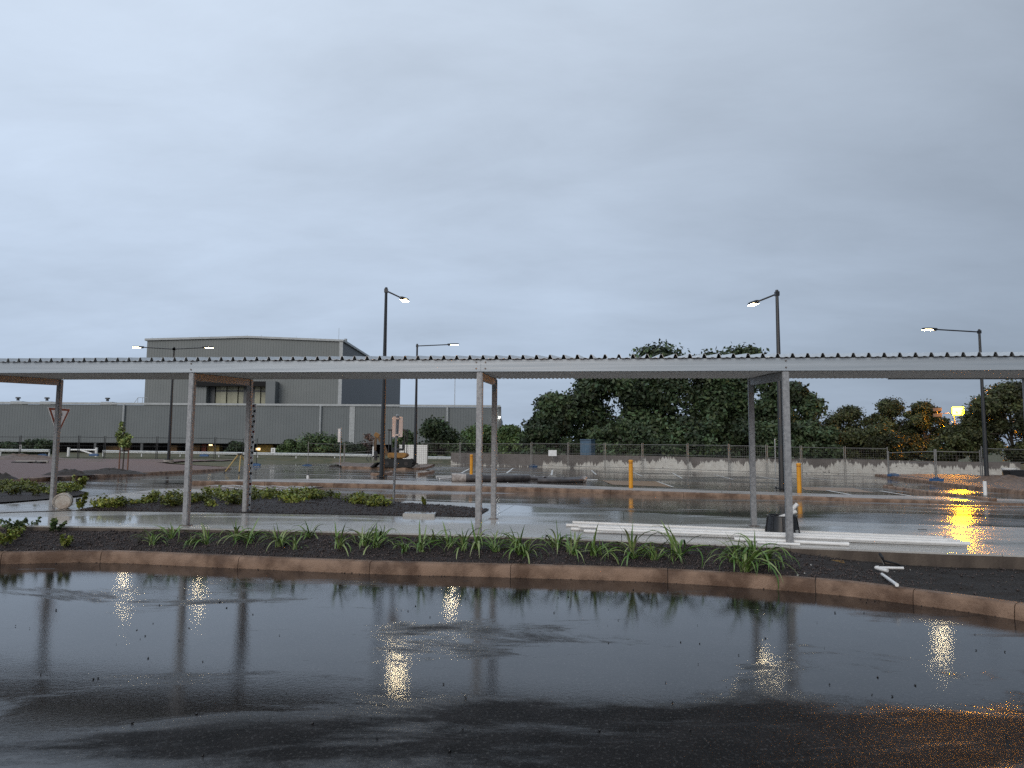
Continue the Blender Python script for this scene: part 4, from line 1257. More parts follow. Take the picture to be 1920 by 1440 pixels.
# strappy plants: five moulds, one leaf object for each blade
M_BLADE = []
for k, c in enumerate(((.085, .175, .035), (.125, .225, .045), (.18, .27, .07), (.27, .33, .13))):
    M_BLADE.append(mat('blade_green_%s' % 'abcd'[k], c, tuple(v * .7 for v in c), rough=.38, scale=12))
def blade_mesh(L_, lift, droop, w):
    n = 8; pts = []
    x = z = 0.0; ang = lift
    for i in range(n + 1):
        pts.append((x, z)); st = L_ / n
        x += math.cos(ang) * st; z += math.sin(ang) * st
        ang -= droop / n * (1 + .9 * i / n)
    vs_, fs_ = [], []
    for i, (x, z) in enumerate(pts):
        t = i / n; ww = w * (.55 + .9 * t if t < .35 else 1.0 * (1 - ((t - .35) / .65) ** 1.8) + .02) / 2
        vs_ += [(x, -ww, z + ww * .45), (x, 0, z - ww * .05), (x, ww, z + ww * .45)]
    for i in range(n):
        a = i * 3
        fs_ += [(a, a + 1, a + 4, a + 3), (a + 1, a + 2, a + 5, a + 4)]
    me = bpy.data.meshes.new('leaf'); me.from_pydata(vs_, [], fs_)
    me.polygons.foreach_set('use_smooth', [True] * len(me.polygons))
    return me
BL = []
for k in range(14):
    me = blade_mesh(random.uniform(.36, .56), R(random.uniform(40, 80)), R(random.uniform(55, 135)), random.uniform(.020, .030))
    me.materials.append(M_BLADE[random.choice((0, 0, 1, 1, 2, 2, 3))]); BL.append(me)
for k in range(3):
    me = blade_mesh(random.uniform(.30, .42), R(random.uniform(74, 86)), R(random.uniform(5, 30)), .026)
    me.materials.append(M_BLADE[k % 3]); BL.append(me)
plants = [(287, 1022, .9), (322, 1008, .9), (358, 1012, .5), (386, 1030, 1.0), (442, 1013, 1.0), (467, 1033, 1.05), (525, 1018, .95), (580, 1011, .9), (555, 1033, .75), (635, 1034, 1.0),
          (682, 1021, 1.15), (706, 1035, .95), (719, 1014, .85), (759, 1024, .8), (790, 1036, 1.05), (811, 1019, .85), (842, 1028, .95), (870, 1026, 1.1), (892, 1043, 1.0), (930, 1036, .95),
          (975, 1036, 1.15), (986, 1042, .9), (1045, 1026, 1.0), (1075, 1053, 1.1), (1112, 1041, 1.05), (1125, 1041, .6), (1187, 1057, 1.25), (1227, 1039, .9), (1272, 1059, 1.3), (1262, 1061, .7),
          (1397, 1074, 1.35), (1418, 1063, 1.2), (1378, 1052, .9), (1440, 1069, 1.0)]
def bed_hit(x, y):
    z = .2
    for _ in range(4):
        p = on(x, y, z); z = bed_point(p.x, p.y)
    return Vector((p.x, p.y, z - .008))
place_words = ['first', 'second', 'third', 'fourth', 'fifth', 'sixth', 'seventh', 'eighth', 'ninth', 'tenth', 'eleventh', 'twelfth', 'thirteenth', 'fourteenth', 'fifteenth', 'sixteenth', 'seventeenth', 'eighteenth', 'nineteenth', 'twentieth',
               'twenty-first', 'twenty-second', 'twenty-third', 'twenty-fourth', 'twenty-fifth', 'twenty-sixth', 'twenty-seventh', 'twenty-eighth', 'twenty-ninth', 'thirtieth', 'thirty-first', 'thirty-second', 'thirty-third', 'thirty-fourth']
order = sorted(range(len(plants)), key=lambda i: plants[i][0])
for rank, i in enumerate(order):
    x, y, s_ = plants[i]
    where = 'near the kerb' if y > 1030 + max(0, x - 900) * .045 else 'near the footpath'
    sz = 'large bushy' if s_ > 1.12 else ('small' if s_ < .8 else 'arching')
    t = thing('strappy_plant', '%s strappy green plant %s, %s from the left in the bed' % (sz, where, place_words[rank]), 'plant', bed_hit(x, y), random.uniform(0, 6.3), 'strappy plants in the kerbside bed')
    nb = int((20 + random.randint(-3, 5)) * (1.15 if s_ > 1.1 else (.6 if s_ < .8 else 1)))
    lean = random.uniform(0, 6.28)
    for k in range(nb):
        me = BL[random.randrange(14)] if k > 2 else BL[14 + k % 3]
        o = bpy.data.objects.new('leaf', me); col.objects.link(o); o.parent = t
        a = lean + random.gauss(0, 1.5)
        o.location = (random.gauss(0, .022), random.gauss(0, .022), 0)
        o.rotation_euler = (random.gauss(0, .14), random.gauss(0, .14), a)
        q = s_ * random.uniform(.68, 1.18); o.scale = (q, q * .95, q)

# leafy ground cover
def cover(name, fn, n_cl, n_leaf, size, seed, label, ulim=(0.02, .98), vlim=(.1, .9), hgt=.12, m=ML_LIME):
    g = np.random.default_rng(seed); cs, rs = [], []
    for _ in range(n_cl):
        u = g.uniform(*ulim); v = g.uniform(*vlim)
        if mnoise.noise(Vector((u * 7 + seed, v * 2.2, 0))) < -.12: continue
        p = fn(u, v); r_ = g.uniform(.10, .28)
        cs.append((p[0], p[1], p[2] + hgt * g.uniform(.3, .9))); rs.append((r_, r_, hgt * g.uniform(.6, 1.1)))
    V, Fc, C_ = leaf_cloud(cs, rs, n_leaf, size, seed=seed, shell=.2)
    return stuff(raw(name, V, Fc, m, None, C_), label, 'ground cover')
cover('ground_cover', isl_fn, 150, 16000, .042, 5, 'yellow-green leafy ground cover filling the island bed', (.05, .80), (.12, .85), .13)
cover('ground_cover', lb_fn, 70, 8000, .042, 9, 'yellow-green ground cover in the roadside bed at far left', (.25, .93), (.1, .9), .13)
def sprig(loc, h, n, size, label, seed, m=ML_LIME, grp=None, spread=.5):
    g = np.random.default_rng(seed)
    t = thing('sprig', label, 'plant', loc, 0, grp)
    st = MB(); cs, rs = [], []
    for k in range(4):
        a = g.uniform(0, 6.28); d = g.uniform(.1, spread) * h
        tip = (math.cos(a) * d, math.sin(a) * d, h * g.uniform(.55, 1))
        st.tube([(0, 0, 0), (tip[0] * .4, tip[1] * .4, tip[2] * .6), tip], [.006, .005, .003], 5)
        for q in (.5, .75, 1): cs.append(tuple(c * q for c in tip)); rs.append((h * .15,) * 3)
    st.build('stem', mat('green_stem', (.10, .12, .04), rough=.6), t)
    V, Fc, C_ = leaf_cloud(cs, rs, n, size, seed=seed, shell=.1)
    V[:, 2] = np.maximum(V[:, 2], .004)
    raw('foliage', V, Fc, m, t, C_)
gs = 'leafy sprigs in the beds'
sprig(onslab(155, 954), .28, 70, .06, 'leafy sprig at the island tip beside the lying bucket', 31, grp=gs)
sprig(onslab(148, 956), .16, 60, .05, 'low leafy tuft touching the bucket end', 32, grp=gs)
sprig(isl_fn(.88, .55), .16, 90, .055, 'small bright plant beside the pit lid', 33, grp=gs)
sprig(hit(146, 921, zroad, .04), .42, 130, .07, 'taller yellow-green plant at the tip of the roadside bed', 34, grp=gs)
for k, (x, y, h, n, lb) in enumerate([(8, 1012, .26, 260, 'leafy green plant at the left edge of the kerbside bed'), (22, 1000, .30, 220, 'upright leafy plant behind the left edge plant, by the footpath'),
                                      (60, 985, .18, 60, 'small sprig on the footpath edge at far left'), (100, 1000, .22, 260, 'dark leafy plant in front of the bucket, near the footpath'),
                                      (122, 1010, .20, 240, 'yellow-green spreading plant left of the first strappy plant'), (35, 1022, .16, 160, 'low leafy plant near the kerb at far left'),
                                      (5, 1030, .14, 160, 'lowest leafy plant at the left edge near the kerb')]):
    p = bed_hit(x, max(y, 992)); 
    sprig(p, h * .95, int(n * 1.3), .034, lb, 50 + k, m=ML_LIME if k in (0, 4, 5, 6) else ML_MID, grp='leafy plants at the left of the kerbside bed', spread=1.0)

# ================================================================== TEMPORARY FENCING
def fence_panel(a, b, za, zb, H, label, grp, m=None):
    """one panel from a to b (ground points), posts of height H"""
    a = Vector((a.x, a.y, za)); b = Vector((b.x, b.y, zb))
    t = thing('temporary_fence', label, 'fence', a, 0, grp)
    m = m or M_FENCE; d = b - a; dn = Vector((d.x, d.y, 0)).normalized()
    p0, p1 = dn * .06, d - dn * .06
    for p in (p0, p1): MB().cyl(p + Vector((0, 0, .03)), p + Vector((0, 0, H)), .032, n=6).build('upright', m, t)
    for z in (.14, H * .57, H - .13): MB().cyl(p0 + Vector((0, 0, z)), p1 + Vector((0, 0, z)), .021 if z != H * .57 else .012, n=6).build('rail', m, t)
    ms = MB(); L_ = (p1 - p0).length
    nv = int(L_ / .16)
    for k in range(1, nv):
        q = p0.lerp(p1, k / nv); w = dn * .0022
        ms.add([q - w + Vector((0, 0, .14)), q + w + Vector((0, 0, .14)), q + w + Vector((0, 0, H - .14)), q - w + Vector((0, 0, H - .14))], [(0, 1, 2, 3)])
    for k in range(1, int(H / .16)):
        z = .14 + k * .16
        if z > H - .2: break
        o_ = Vector((dn.y, -dn.x, 0)) * .004
        ms.add([p0 + o_ + Vector((0, 0, z - .0022)), p1 + o_ + Vector((0, 0, z - .0022)), p1 + o_ + Vector((0, 0, z + .0022)), p0 + o_ + Vector((0, 0, z + .0022))], [(0, 1, 2, 3)])
    stuff(ms.build('wire_mesh', m, t))
    return t
M_FDARK = mat('fence_dark_steel', (.035, .034, .034), rough=.6, scale=5)
def foot(p, rz, label, m=None):
    t = thing('ballast_block', label, 'ballast block', p, rz, 'blue plastic fence feet')
    MB().prism([(-.36, -.13, .17), (.36, -.13, .17), (.36, .13, .17), (-.36, .13, .17)], .17).build('block', m or M_BLUE, t, bevel=.03)
    for s_ in (-.09, .09): MB().cyl((s_, 0, .165), (s_, 0, .20), .045, n=8).build('socket', M_BLACKPL, t)
    MB().box((0, 0, .205), (.42, .05, .03)).build('carry_handle', m or M_BLUE, t)
    return t
rpx = [(800, 869, 830), (866, 871, 830), (932, 873, 830.5), (995, 875, 830), (1062, 876.5, 829.5), (1132, 878.5, 831), (1201, 880, 831), (1275, 882, 832.5), (1348, 884.5, 833), (1424, 887, 834.5), (1503, 889.5, 836), (1585, 891, 837), (1667, 893, 838)]
words = ['leftmost panel of the right-hand fence, beside the white hoarding', 'fence panel behind the leftmost yellow bollard', 'fence panel crossing behind the paired centre posts', 'fence panel left of the blank white notice board',
         'fence panel carrying the blank white board', 'fence panel between white board and blue cabinet end', 'fence panel behind the middle yellow bollard', 'fence panel left of the thin white pole stretch',
         'fence panel behind the gap left of the rear right post', 'fence panel with the thin pole, between the right posts', 'fence panel behind the right lamp pole', 'fence panel above the right yellow bollard, beyond the front post']
rp = []
for x, yb, yt in rpx:
    p = hit(x, yb, zdeck); zt = at(x, yt, p.y).z
    rp.append((p, zt - p.z))
# the fence stands a little in front of the wall
rp = [(Vector((p.x, min(p.y, wall_y(p.x) - .9), 0)), h) for p, h in rp]
rp = [(Vector((p.x, p.y, zdeck(p.x, p.y))), h) for p, h in rp]
for i in range(len(rp) - 1):
    (a, ha), (b, hb) = rp[i], rp[i + 1]
    fence_panel(a, b, a.z, b.z, (ha + hb) / 2, words[i], 'temporary fence panels along the wall')
p = [hit(x, y, zdeck, .12) for x, y in [(1667, 893.5), (1755, 903), (1842, 905)]] + [Vector((33.5, 42.5, -.22))]
for i, (a, b, yt) in enumerate(((p[0], p[1], 843), (p[1], p[2], 841.5), (p[2], p[3], 848))):
    H = at(1755, 842, p[1].y).z - p[1].z if i < 2 else 1.95
    fence_panel(a, b, a.z, b.z, H, ['fence panel running toward the right-hand verge kerb', 'fence panel left of the end lamp pole', 'rightmost fence panel beyond the end lamp pole'][i], 'temporary fence panels on the right verge')
for k, (x, y, lb) in enumerate([(1138, 878, 'blue foot under the black box on the fence, below the blue cabinet'), (1351, 884.5, 'blue fence foot right of the white pole pair, left of the rear post'),
                                (1675, 893.5, 'flat blue foot where the fence turns at the right'), (1756, 903, 'dark blue fence foot half hidden by the verge kerb'), (1840, 905, 'blue fence foot at the base of the end lamp pole'),
                                (1000, 875.5, 'pale blue foot beyond the paired centre posts')]):
    f_ = zdeck if x < 1660 else (lambda X, Y: zdeck(X, Y) + .14)
    foot(hit(x, y, f_), random.uniform(-.2, .2), lb)
# left run
lpx = [(-70, 860, 816), (36, 860.5, 817), (146, 861, 817), (195, 861.5, 818), (293, 862, 818.5), (402, 861, 819.5), (456, 863, 822)]
lpts = []
for x, yb, yt in lpx:
    Y = 2.1 * F_PX / (yb - yt); q = at(x, yb, Y); lpts.append((q, 2.1))
lw = ['leftmost fence panel at the picture edge', 'fence panel behind the give way sign', 'short fence panel in front of the white boom gate', 'fence panel behind the staked sapling', 'fence panel behind the double lamp pole', 'short fence panel left of the rear post by the tripod']
for i in range(len(lpts) - 1):
    a, b = lpts[i][0], lpts[i + 1][0]
    fence_panel(a, b, a.z, b.z, 2.1, lw[i], 'temporary fence panels on the left', M_FDARK)
q5, q6 = hit(481, 874, zroad), hit(576, 876, zroad)
q7, q8 = hit(645, 875, zroad), hit(700, 872, zdeck, .1)
fence_panel(q6, q7, q6.z, q7.z, at(576, 828, q6.y).z - q6.z, 'fence panel with the open road gap on its left, by the digger', 'temporary fence panels on the left')
fence_panel(q7, q8, q7.z, q8.z, at(576, 828, q6.y).z - q6.z, 'fence panel just left of the digger arm', 'temporary fence panels on the left')
fence_panel(q5 + Vector((-.9, 1.2, 0)), q5, q5.z, q5.z, at(481, 822, q5.y).z - q5.z, 'narrow end-on fence panel standing on a blue foot by the road gap', 'temporary fence panels on the left', M_FDARK)
foot(q5 + Vector((-.05, -.05, 0)), .1, 'blue fence foot on the asphalt beside the rear post with the staff')
foot(q6, .3, 'blue fence foot on the left of the road gap panel')
for x, y, lb in ((80, 856, 'blue fence foot at far left below the barrier'), (176, 855, 'blue fence foot under the white boom gate'), (383, 856, 'pale blue fence foot right of the double lamp pole')):
    Y = 60; q = at(x, y, Y); foot(q, .1, lb)

# ================================================================== CRASH BARRIER, GATE, SIGNS
M_WBEAM = mat('guardrail_steel', (.50, .51, .50), (.58, .59, .58), rough=.4, metal=.4, scale=3)
def barrier(x0, y0, x1, y1, Y, label):
    a, b = at(x0, y0, Y), at(x1, y1, Y)
    t = thing('crash_barrier', label, 'crash barrier', (a.x, Y, a.z - .75), 0, 'steel crash barriers')
    base = Vector((a.x, Y, a.z - .75))
    prof = [(0, 0), (-.02, -.02), (-.075, -.06), (-.075, -.10), (-.01, -.135), (-.01, -.175), (-.075, -.21), (-.075, -.25), (-.02, -.29), (0, -.31), (.012, -.29), (.012, -.02)]
    vs_ = [p - base + Vector((0, oy, oz)) for p in (a, b) for oy, oz in prof]
    n = len(prof)
    MB().add(vs_, [(k, (k + 1) % n, n + (k + 1) % n, n + k) for k in range(n)]).build('rail', M_WBEAM, t)
    L_ = (b - a).length; nn = int(L_ / 4)
    for k in range(nn + 1):
        p = a.lerp(b, k / max(1, nn)) - base
        MB().box(p + Vector((0, .09, -.42)), (.10, .13, .86)).build('post', M_WBEAM, t)
barrier(-90, 841, 92, 842.5, 77, 'steel crash barrier at far left, ending at the give way post')
barrier(193, 844, 700, 851.5, 77, 'long steel crash barrier in front of the warehouse')
barrier(790, 855.5, 860, 856.5, 75, 'short steel crash barrier end right of the white hoarding')
# white boom gate
gp = at(128, 856, 68)
gate = thing('boom_gate', 'white steel swing gate with a diagonal brace, left of the sapling', 'gate', gp)
k_ = 68 / F_PX
for dx, h in ((0, 17), (52, 17)): MB().cyl((dx * k_, 0, 0), (dx * k_, 0, h * k_), .12, n=10).build('gate_post', M_WHITE, gate, smooth=True)
MB().tube([(4 * k_, 0, 12.5 * k_), (52 * k_, 0, 12.5 * k_)], .075, 8).build('boom', M_WHITE, gate)
MB().tube([(22 * k_, 0, 12 * k_), (50 * k_, 0, 3.5 * k_)], .075, 8).build('brace', M_WHITE, gate)
def text_mesh(s, size, m, parent, loc, rot=(R(90), 0, 0), name='lettering', sx=1.0):
    cu = bpy.data.curves.new(name, 'FONT'); cu.body = s; cu.size = size; cu.align_x = 'CENTER'; cu.align_y = 'CENTER'
    cu.extrude = .001
    o = bpy.data.objects.new('tmp', cu); col.objects.link(o)
    dg = bpy.context.evaluated_depsgraph_get()
    me = bpy.data.meshes.new_from_object(o.evaluated_get(dg))
    bpy.data.objects.remove(o)
    me.materials.clear(); me.materials.append(m)
    q = bpy.data.objects.new(name, me); col.objects.link(q)
    q.parent = parent; q.location = loc; q.rotation_euler = rot; q.scale = (sx, 1, 1)
    return q
M_SIGNW = mat('sign_white', (.82, .81, .79), rough=.4, scale=5)
M_SIGNR = mat('sign_red', (.16, .008, .010), rough=.4, scale=5)
M_INK = mat('sign_ink', (.012, .012, .013), rough=.5)
M_ALU = mat('sign_aluminium', (.46, .45, .44), (.54, .53, .52), rough=.30, metal=.9, scale=6)
# give way sign, turned, behind the left rear post
GY = 18.0
gw = at(110, 790, GY)
zb = zroad(gw.x, GY)
giv = thing('give_way_sign', 'triangular give way sign with red border, half hidden behind the left rear post', 'road sign', (gw.x, GY, zb), R(84))
zt = at(110, 765, GY).z - zb
def tri(side, y):
    h = side * .866; r_ = .05 * side
    return [(-side / 2, y, zt + 0), (side / 2, y, zt), (side / 2 - .02, y, zt - .04), (.03, y, zt - h), (-.03, y, zt - h), (-side / 2 + .02, y, zt - .04)]
def tri_c(side, y, cz):
    pts = tri(1.0, y); c = zt - .866 / 3
    return [(p[0] * side, y, (p[2] - c) * side + cz) for p in pts]
czs = zt - .78 * .866 / 3
MB().extr(tri_c(.78, 0, czs), (0, .012, 0)).build('plate', M_SIGNW, giv)
MB().extr(tri_c(.74, -.003, czs), (0, .002, 0)).build('red_border', M_SIGNR, giv)
MB().extr(tri_c(.56, -.006, czs), (0, .002, 0)).build('white_field', M_SIGNW, giv)
text_mesh('GIVE', .115, M_INK, giv, (0, -.009, czs + .065), sx=1.0)
text_mesh('WAY', .085, M_INK, giv, (0, -.009, czs - .045), sx=1.0)
MB().cyl((-.02, .05, 0), (-.02, .05, zt + .03), .03, n=8).build('pole', M_ALU, giv)
# parking sign seen from behind
sp_ = isl_fn(.80, .62)
sp_ = onslab(737, 949, .05)
sg = thing('sign_pole', 'grey sign pole in the island bed, back of a small plate catching orange light', 'road sign', sp_)
ks = sp_.y / F_PX
MB().cyl((0, 0, -.1), (.05, 0, 168 * ks), .026, n=10).build('pole', M_GALVP, sg, smooth=True)
MB().cyl((.05, 0, 168 * ks), (.05, 0, 169.5 * ks), .034, .028, 10).build('cap', M_ALU, sg)
pl = [(-.115, -.235), (-.09, -.25), (.09, -.25), (.115, -.235), (.115, .235), (.09, .25), (-.09, .25), (-.115, .235)]
pl = [(.05 + x * .95, .034, 147 * ks + z * .86) for x, z in pl]
pt = MB().extr(pl, (0, .004, 0)).build('plate', M_ALU, sg)
for z in (.17, -.17): MB().box((.05, .0, 147 * ks + z), (.075, .075, .03)).build('clamp', M_ALU, pt)
# narrow grey sign post near the digger
q = hit(637, 880, zroad)
n5 = thing('sign_pole', 'thin grey sign post with a narrow edge-on plate, left of the digger', 'road sign', q)
kk_ = q.y / F_PX
MB().cyl((0, 0, -.1), (0, 0, 78 * kk_), .032, n=8).build('pole', M_ALU, n5)
MB().box((-3 * kk_, 0, 63 * kk_), (4.5 * kk_, .02, 25 * kk_)).build('plate', M_ALU, n5)
# notices on barriers and fences
def notice(x, y, w, h, Y, label, marks=True):
    p = at(x, y, Y)
    t = thing('notice_board', label, 'notice', p, 0, 'white notice boards')
    k = Y / F_PX
    MB().box((0, 0, 0), (w * k, .02, h * k)).build('board', M_SIGNW, t, bevel=.006)
    if marks:
        MB().box((0, -.014, h * k * .12), (w * k * .28, .004, h * k * .24)).build('pictogram', M_INK, t)
        MB().box((0, -.014, -h * k * .22), (w * k * .5, .004, h * k * .08)).build('text_line', M_INK, t)
    MB().box((0, .03, -h * k * .25), (.04, .04, h * k * 1.6)).build('bracket', M_FENCE, t)
notice(512, 844.5, 8, 9, 70, 'small white notice with a dark mark above the long crash barrier')
notice(799, 849, 6.5, 9, 68, 'small white notice at the right edge of the white hoarding')
notice(38, 838, 4.5, 8, 66, 'tiny white notice on the fence at far left')
pw = rp[4][0]
notice(1036, 849.5, 15.5, 11, (rp[3][0].y + rp[4][0].y) / 2 - .15, 'blank white rectangular board hung on the fence above the whitewashed wall', False)
# white keep-clear cross mark behind the give way post
# black box on the fence and thin white pole
q = hit(1133, 878, zdeck); t = thing('control_box', 'black box strapped to the fence above a blue foot', 'box', (q.x, q.y - .2, q.z + .42))
MB().box((0, 0, .24), (.5, .25, .42)).build('case', M_BLACKPL, t, bevel=.03); MB().box((.06, 0, .55), (.12, .12, .22)).build('neck', M_WHITE, t); MB().box((0, -.14, .24), (.2, .02, .12)).build('display', M_BLUE, t)
q = hit(1450, 888, zdeck)
t = thing('marker_pole', 'thin pale pole standing by the fence between the right-hand posts', 'pole', (q.x, q.y - .5, q.z)); h_ = at(1448, 824, q.y - .5).z - q.z
MB().cyl((0, 0, 0), (0, 0, h_), .035, n=6).build('shaft', M_DPIPE, t); MB().cyl((0, 0, h_), (0, 0, h_ + .04), .045, n=6).build('cap', M_WHITE, t)
# blue cabinet behind the wall
M_CAB = mat('blue_cabinet_paint', (.045, .085, .13), (.06, .10, .15), rough=.5, scale=3)
q = at(1102, 852, 66.5)
cab = thing('portable_cabinet', 'blue-grey portable toilet cabinet behind the wall under the trees', 'cabinet', (q.x, 66.5, .6), R(-28))
zc2 = at(1102, 826, 66.5).z - .6
MB().box((0, 0, zc2 / 2), (1.1, 1.1, zc2)).build('body', M_CAB, cab, bevel=.04)
MB().box((0, 0, zc2 + .06), (1.16, 1.16, .12)).build('roof', M_CAB, cab, bevel=.04)
MB().box((-.0, -.565, zc2 * .48), (.74, .03, zc2 * .86)).build('door', mat('blue_cabinet_door', (.055, .11, .17), rough=.5), cab)
# white hoarding with faint grid
def grid_mat():
    m, N, L, b = nodes_of('gridded_white_panel')
    t = N.new('ShaderNodeTexCoord')
    br = N.new('ShaderNodeTexBrick'); br.offset = 0
    br.inputs['Color1'].default_value = (.78, .76, .72, 1); br.inputs['Color2'].default_value = (.70, .68, .65, 1); br.inputs['Mortar'].default_value = (.30, .29, .27, 1)
    br.inputs['Scale'].default_value = 1; br.inputs['Brick Width'].default_value = .16; br.inputs['Row Height'].default_value = .16; br.inputs['Mortar Size'].default_value = .012
    mp = N.new('ShaderNodeMapping'); mp.inputs['Rotation'].default_value = (R(90), 0, 0)
    L.new(t.outputs['Object'], mp.inputs[0]); L.new(mp.outputs[0], br.inputs['Vector']); L.new(br.outputs['Color'], b.inputs['Base Color'])
    b.inputs['Roughness'].default_value = .6
    return m
hb = at(776, 873, 60)
hoard = thing('hoarding', 'white gridded hoarding panels behind the digger and lamp pole', 'hoarding', hb)
kh = 60 / F_PX; MG = grid_mat()
for x0, x1 in ((-27, -1), (-.6, 24)):
    MB().box(((x0 + x1) / 2 * kh, 0, 19 * kh), ((x1 - x0) * kh, .06, 39 * kh)).build('panel', MG, hoard)
for x in (-27.6, 24.6): MB().box((x * kh, .06, 19.5 * kh), (.08, .08, 40 * kh)).build('panel_post', M_FENCE, hoard)

# ================================================================== MINI DIGGER
eq = hit(714, 876.5, zdeck, .14)
ke = eq.y / F_PX
dig = thing('mini_digger', 'small yellow and black tracked digger with its arm folded, behind the lamp pole', 'excavator', (eq.x, eq.y + .9, eq.z))
M_EY = mat('machine_yellow', (.34, .16, .022), (.20, .095, .02), rough=.5, scale=3)
M_RUB = mat('track_rubber', (.010, .010, .010), rough=.75)
def px3(dx, dz, y=0.0): return Vector((dx * ke, y, dz * ke))
for y in (-.55, .55):
    tr = MB(); r_ = .26; L_ = 1.55
    prof = [(-L_ / 2 + r_ * math.cos(a) * .9, r_ + r_ * math.sin(a)) for a in np.linspace(math.pi / 2, 3 * math.pi / 2, 9)] + [(L_ / 2 + r_ * math.cos(a) * .9, r_ + r_ * math.sin(a)) for a in np.linspace(-math.pi / 2, math.pi / 2, 9)]
    tr.extr([(x + .95, y - .15, z) for x, z in prof], (0, .30, 0))
    to = tr.build('track', M_RUB, dig)
    for k in range(22):
        i = k / 22 * len(prof); a = prof[int(i)]
        MB().box((a[0] + .95, y, a[1]), (.05, .32, .05)).build('lug', M_RUB, to)
    for x in (-.6, 0, .6): MB().cyl((x + .95, y - .17, .24), (x + .95, y + .17, .24), .13, n=10).build('roller', M_BLACKPL, to)
MB().box((.95, 0, .36), (1.0, .8, .22)).build('undercarriage', M_RUB, dig)
MB().extr([(-.75, -.75, .0), (-.35, -.75, .30), (-.25, -.75, .30), (-.55, -.75, .0)], (0, 1.5, 0)).build('blade', M_RUB, dig)
MB().box((-.1, 0, .22), (.9, .5, .10)).build('blade_arm', M_RUB, dig)
MB().cyl((.85, 0, .46), (.85, 0, .58), .38, n=16).build('slew_ring', M_RUB, dig)
MB().extr([(.35, -.6, .58), (1.35, -.6, .58), (1.55, -.6, .68), (1.55, -.6, .86), (1.35, -.6, .92), (.35, -.6, .92)], (0, 1.2, 0)).build('house', M_EY, dig, bevel=.05)
MB().box((1.0, 0, 1.12), (.5, .5, .14)).build('seat', M_BLACKPL, dig, bevel=.03); MB().box((1.26, 0, 1.42), (.12, .5, .55)).build('seat_back', M_BLACKPL, dig, bevel=.03)
for x in (.40, 1.40):
    for y in (-.52, .52): MB().box((x, y, 1.62), (.05, .05, 1.42)).build('cab_post', M_BLACKPL, dig)
MB().box((.90, 0, 2.36), (1.2, 1.2, .08)).build('cab_roof', M_BLACKPL, dig, bevel=.03)
MB().box((.62, 0, 1.05), (.14, .6, .4)).build('console', M_BLACKPL, dig)
def bar(a, b, w, m, name, parent=dig):
    a, b = Vector(a), Vector(b); d = b - a; X_ = d.normalized(); Y_ = Vector((0, 1, 0)); Z_ = X_.cross(Y_)
    return MB().box((a + b) / 2, (d.length, w * .8, w), M=Matrix((X_, Y_, Z_)).transposed()).build(name, m, parent, bevel=.015)
M_EB = mat('machine_brown', (.14, .075, .028), (.08, .045, .02), rough=.55, scale=3)
bar((.25, 0, .75), (-.02, 0, 1.35), .20, M_EB, 'boom'); bar((-.02, 0, 1.3), (-.42, 0, 2.0), .18, M_EB, 'boom')
bar((-.60, 0, 2.12), (-.30, 0, 1.95), .26, M_EY, 'knuckle')
bar((-.52, 0, 2.05), (-.55, 0, 1.05), .15, M_EB, 'dipper_arm')
bar((-.50, .02, .98), (-.50, .02, .40), .17, M_BLACKPL, 'auger_drive')
MB().cyl((-.50, 0, .62), (-.50, 0, .72), .22, n=12).build('flange', M_BLACKPL, dig)
MB().tube([(.1, .1, .95), (-.20, .1, 1.45)], .045, 8).build('hydraulic_ram', M_ALU, dig)
MB().box((-.66, -.1, 1.0), (.08, .05, .6)).build('white_tag', M_WHITE, dig)
MB().tube([(-.6, 0, 1.0), (-.95, 0, .85), (-1.1, 0, .55), (-.95, 0, .35)], .022, 6).build('hose', M_BLACKPL, dig)
MB().tube([(-.55, 0, .95), (-.8, 0, .75), (-.85, 0, .45)], .022, 6).build('hose', M_BLACKPL, dig)

# ================================================================== THINGS ON THE SURFACES
def bollard(x, yb, yt, label):
    p = hit(x, yb, zdeck, .012); h = at(x, yt, p.y).z - p.z
    t = thing('bollard', label, 'bollard', p, 0, 'yellow bollards')
    MB().cyl((0, 0, 0), (0, 0, h - .05), .075, n=18).build('tube', M_YELLOW, t, smooth=True)
    MB().lathe([(.082, h - .07), (.082, h - .03), (.06, h - .005), (.001, h)], n=18).build('cap', M_YELLOW, t, smooth=True)
    MB().cyl((0, 0, h - .13), (0, 0, h - .105), .0765, n=18).build('reflective_band', mat('reflector_red', (.30, .08, .01), rough=.3), t)
bollard(883.5, 893, 852, 'yellow steel bollard behind the wrapped pipes, left of the centre posts')
bollard(1183, 915.5, 862, 'yellow steel bollard on the kerb path beside the yellow painted bay')
bollard(1499, 924.5, 868, 'yellow steel bollard right of the right-hand front post')
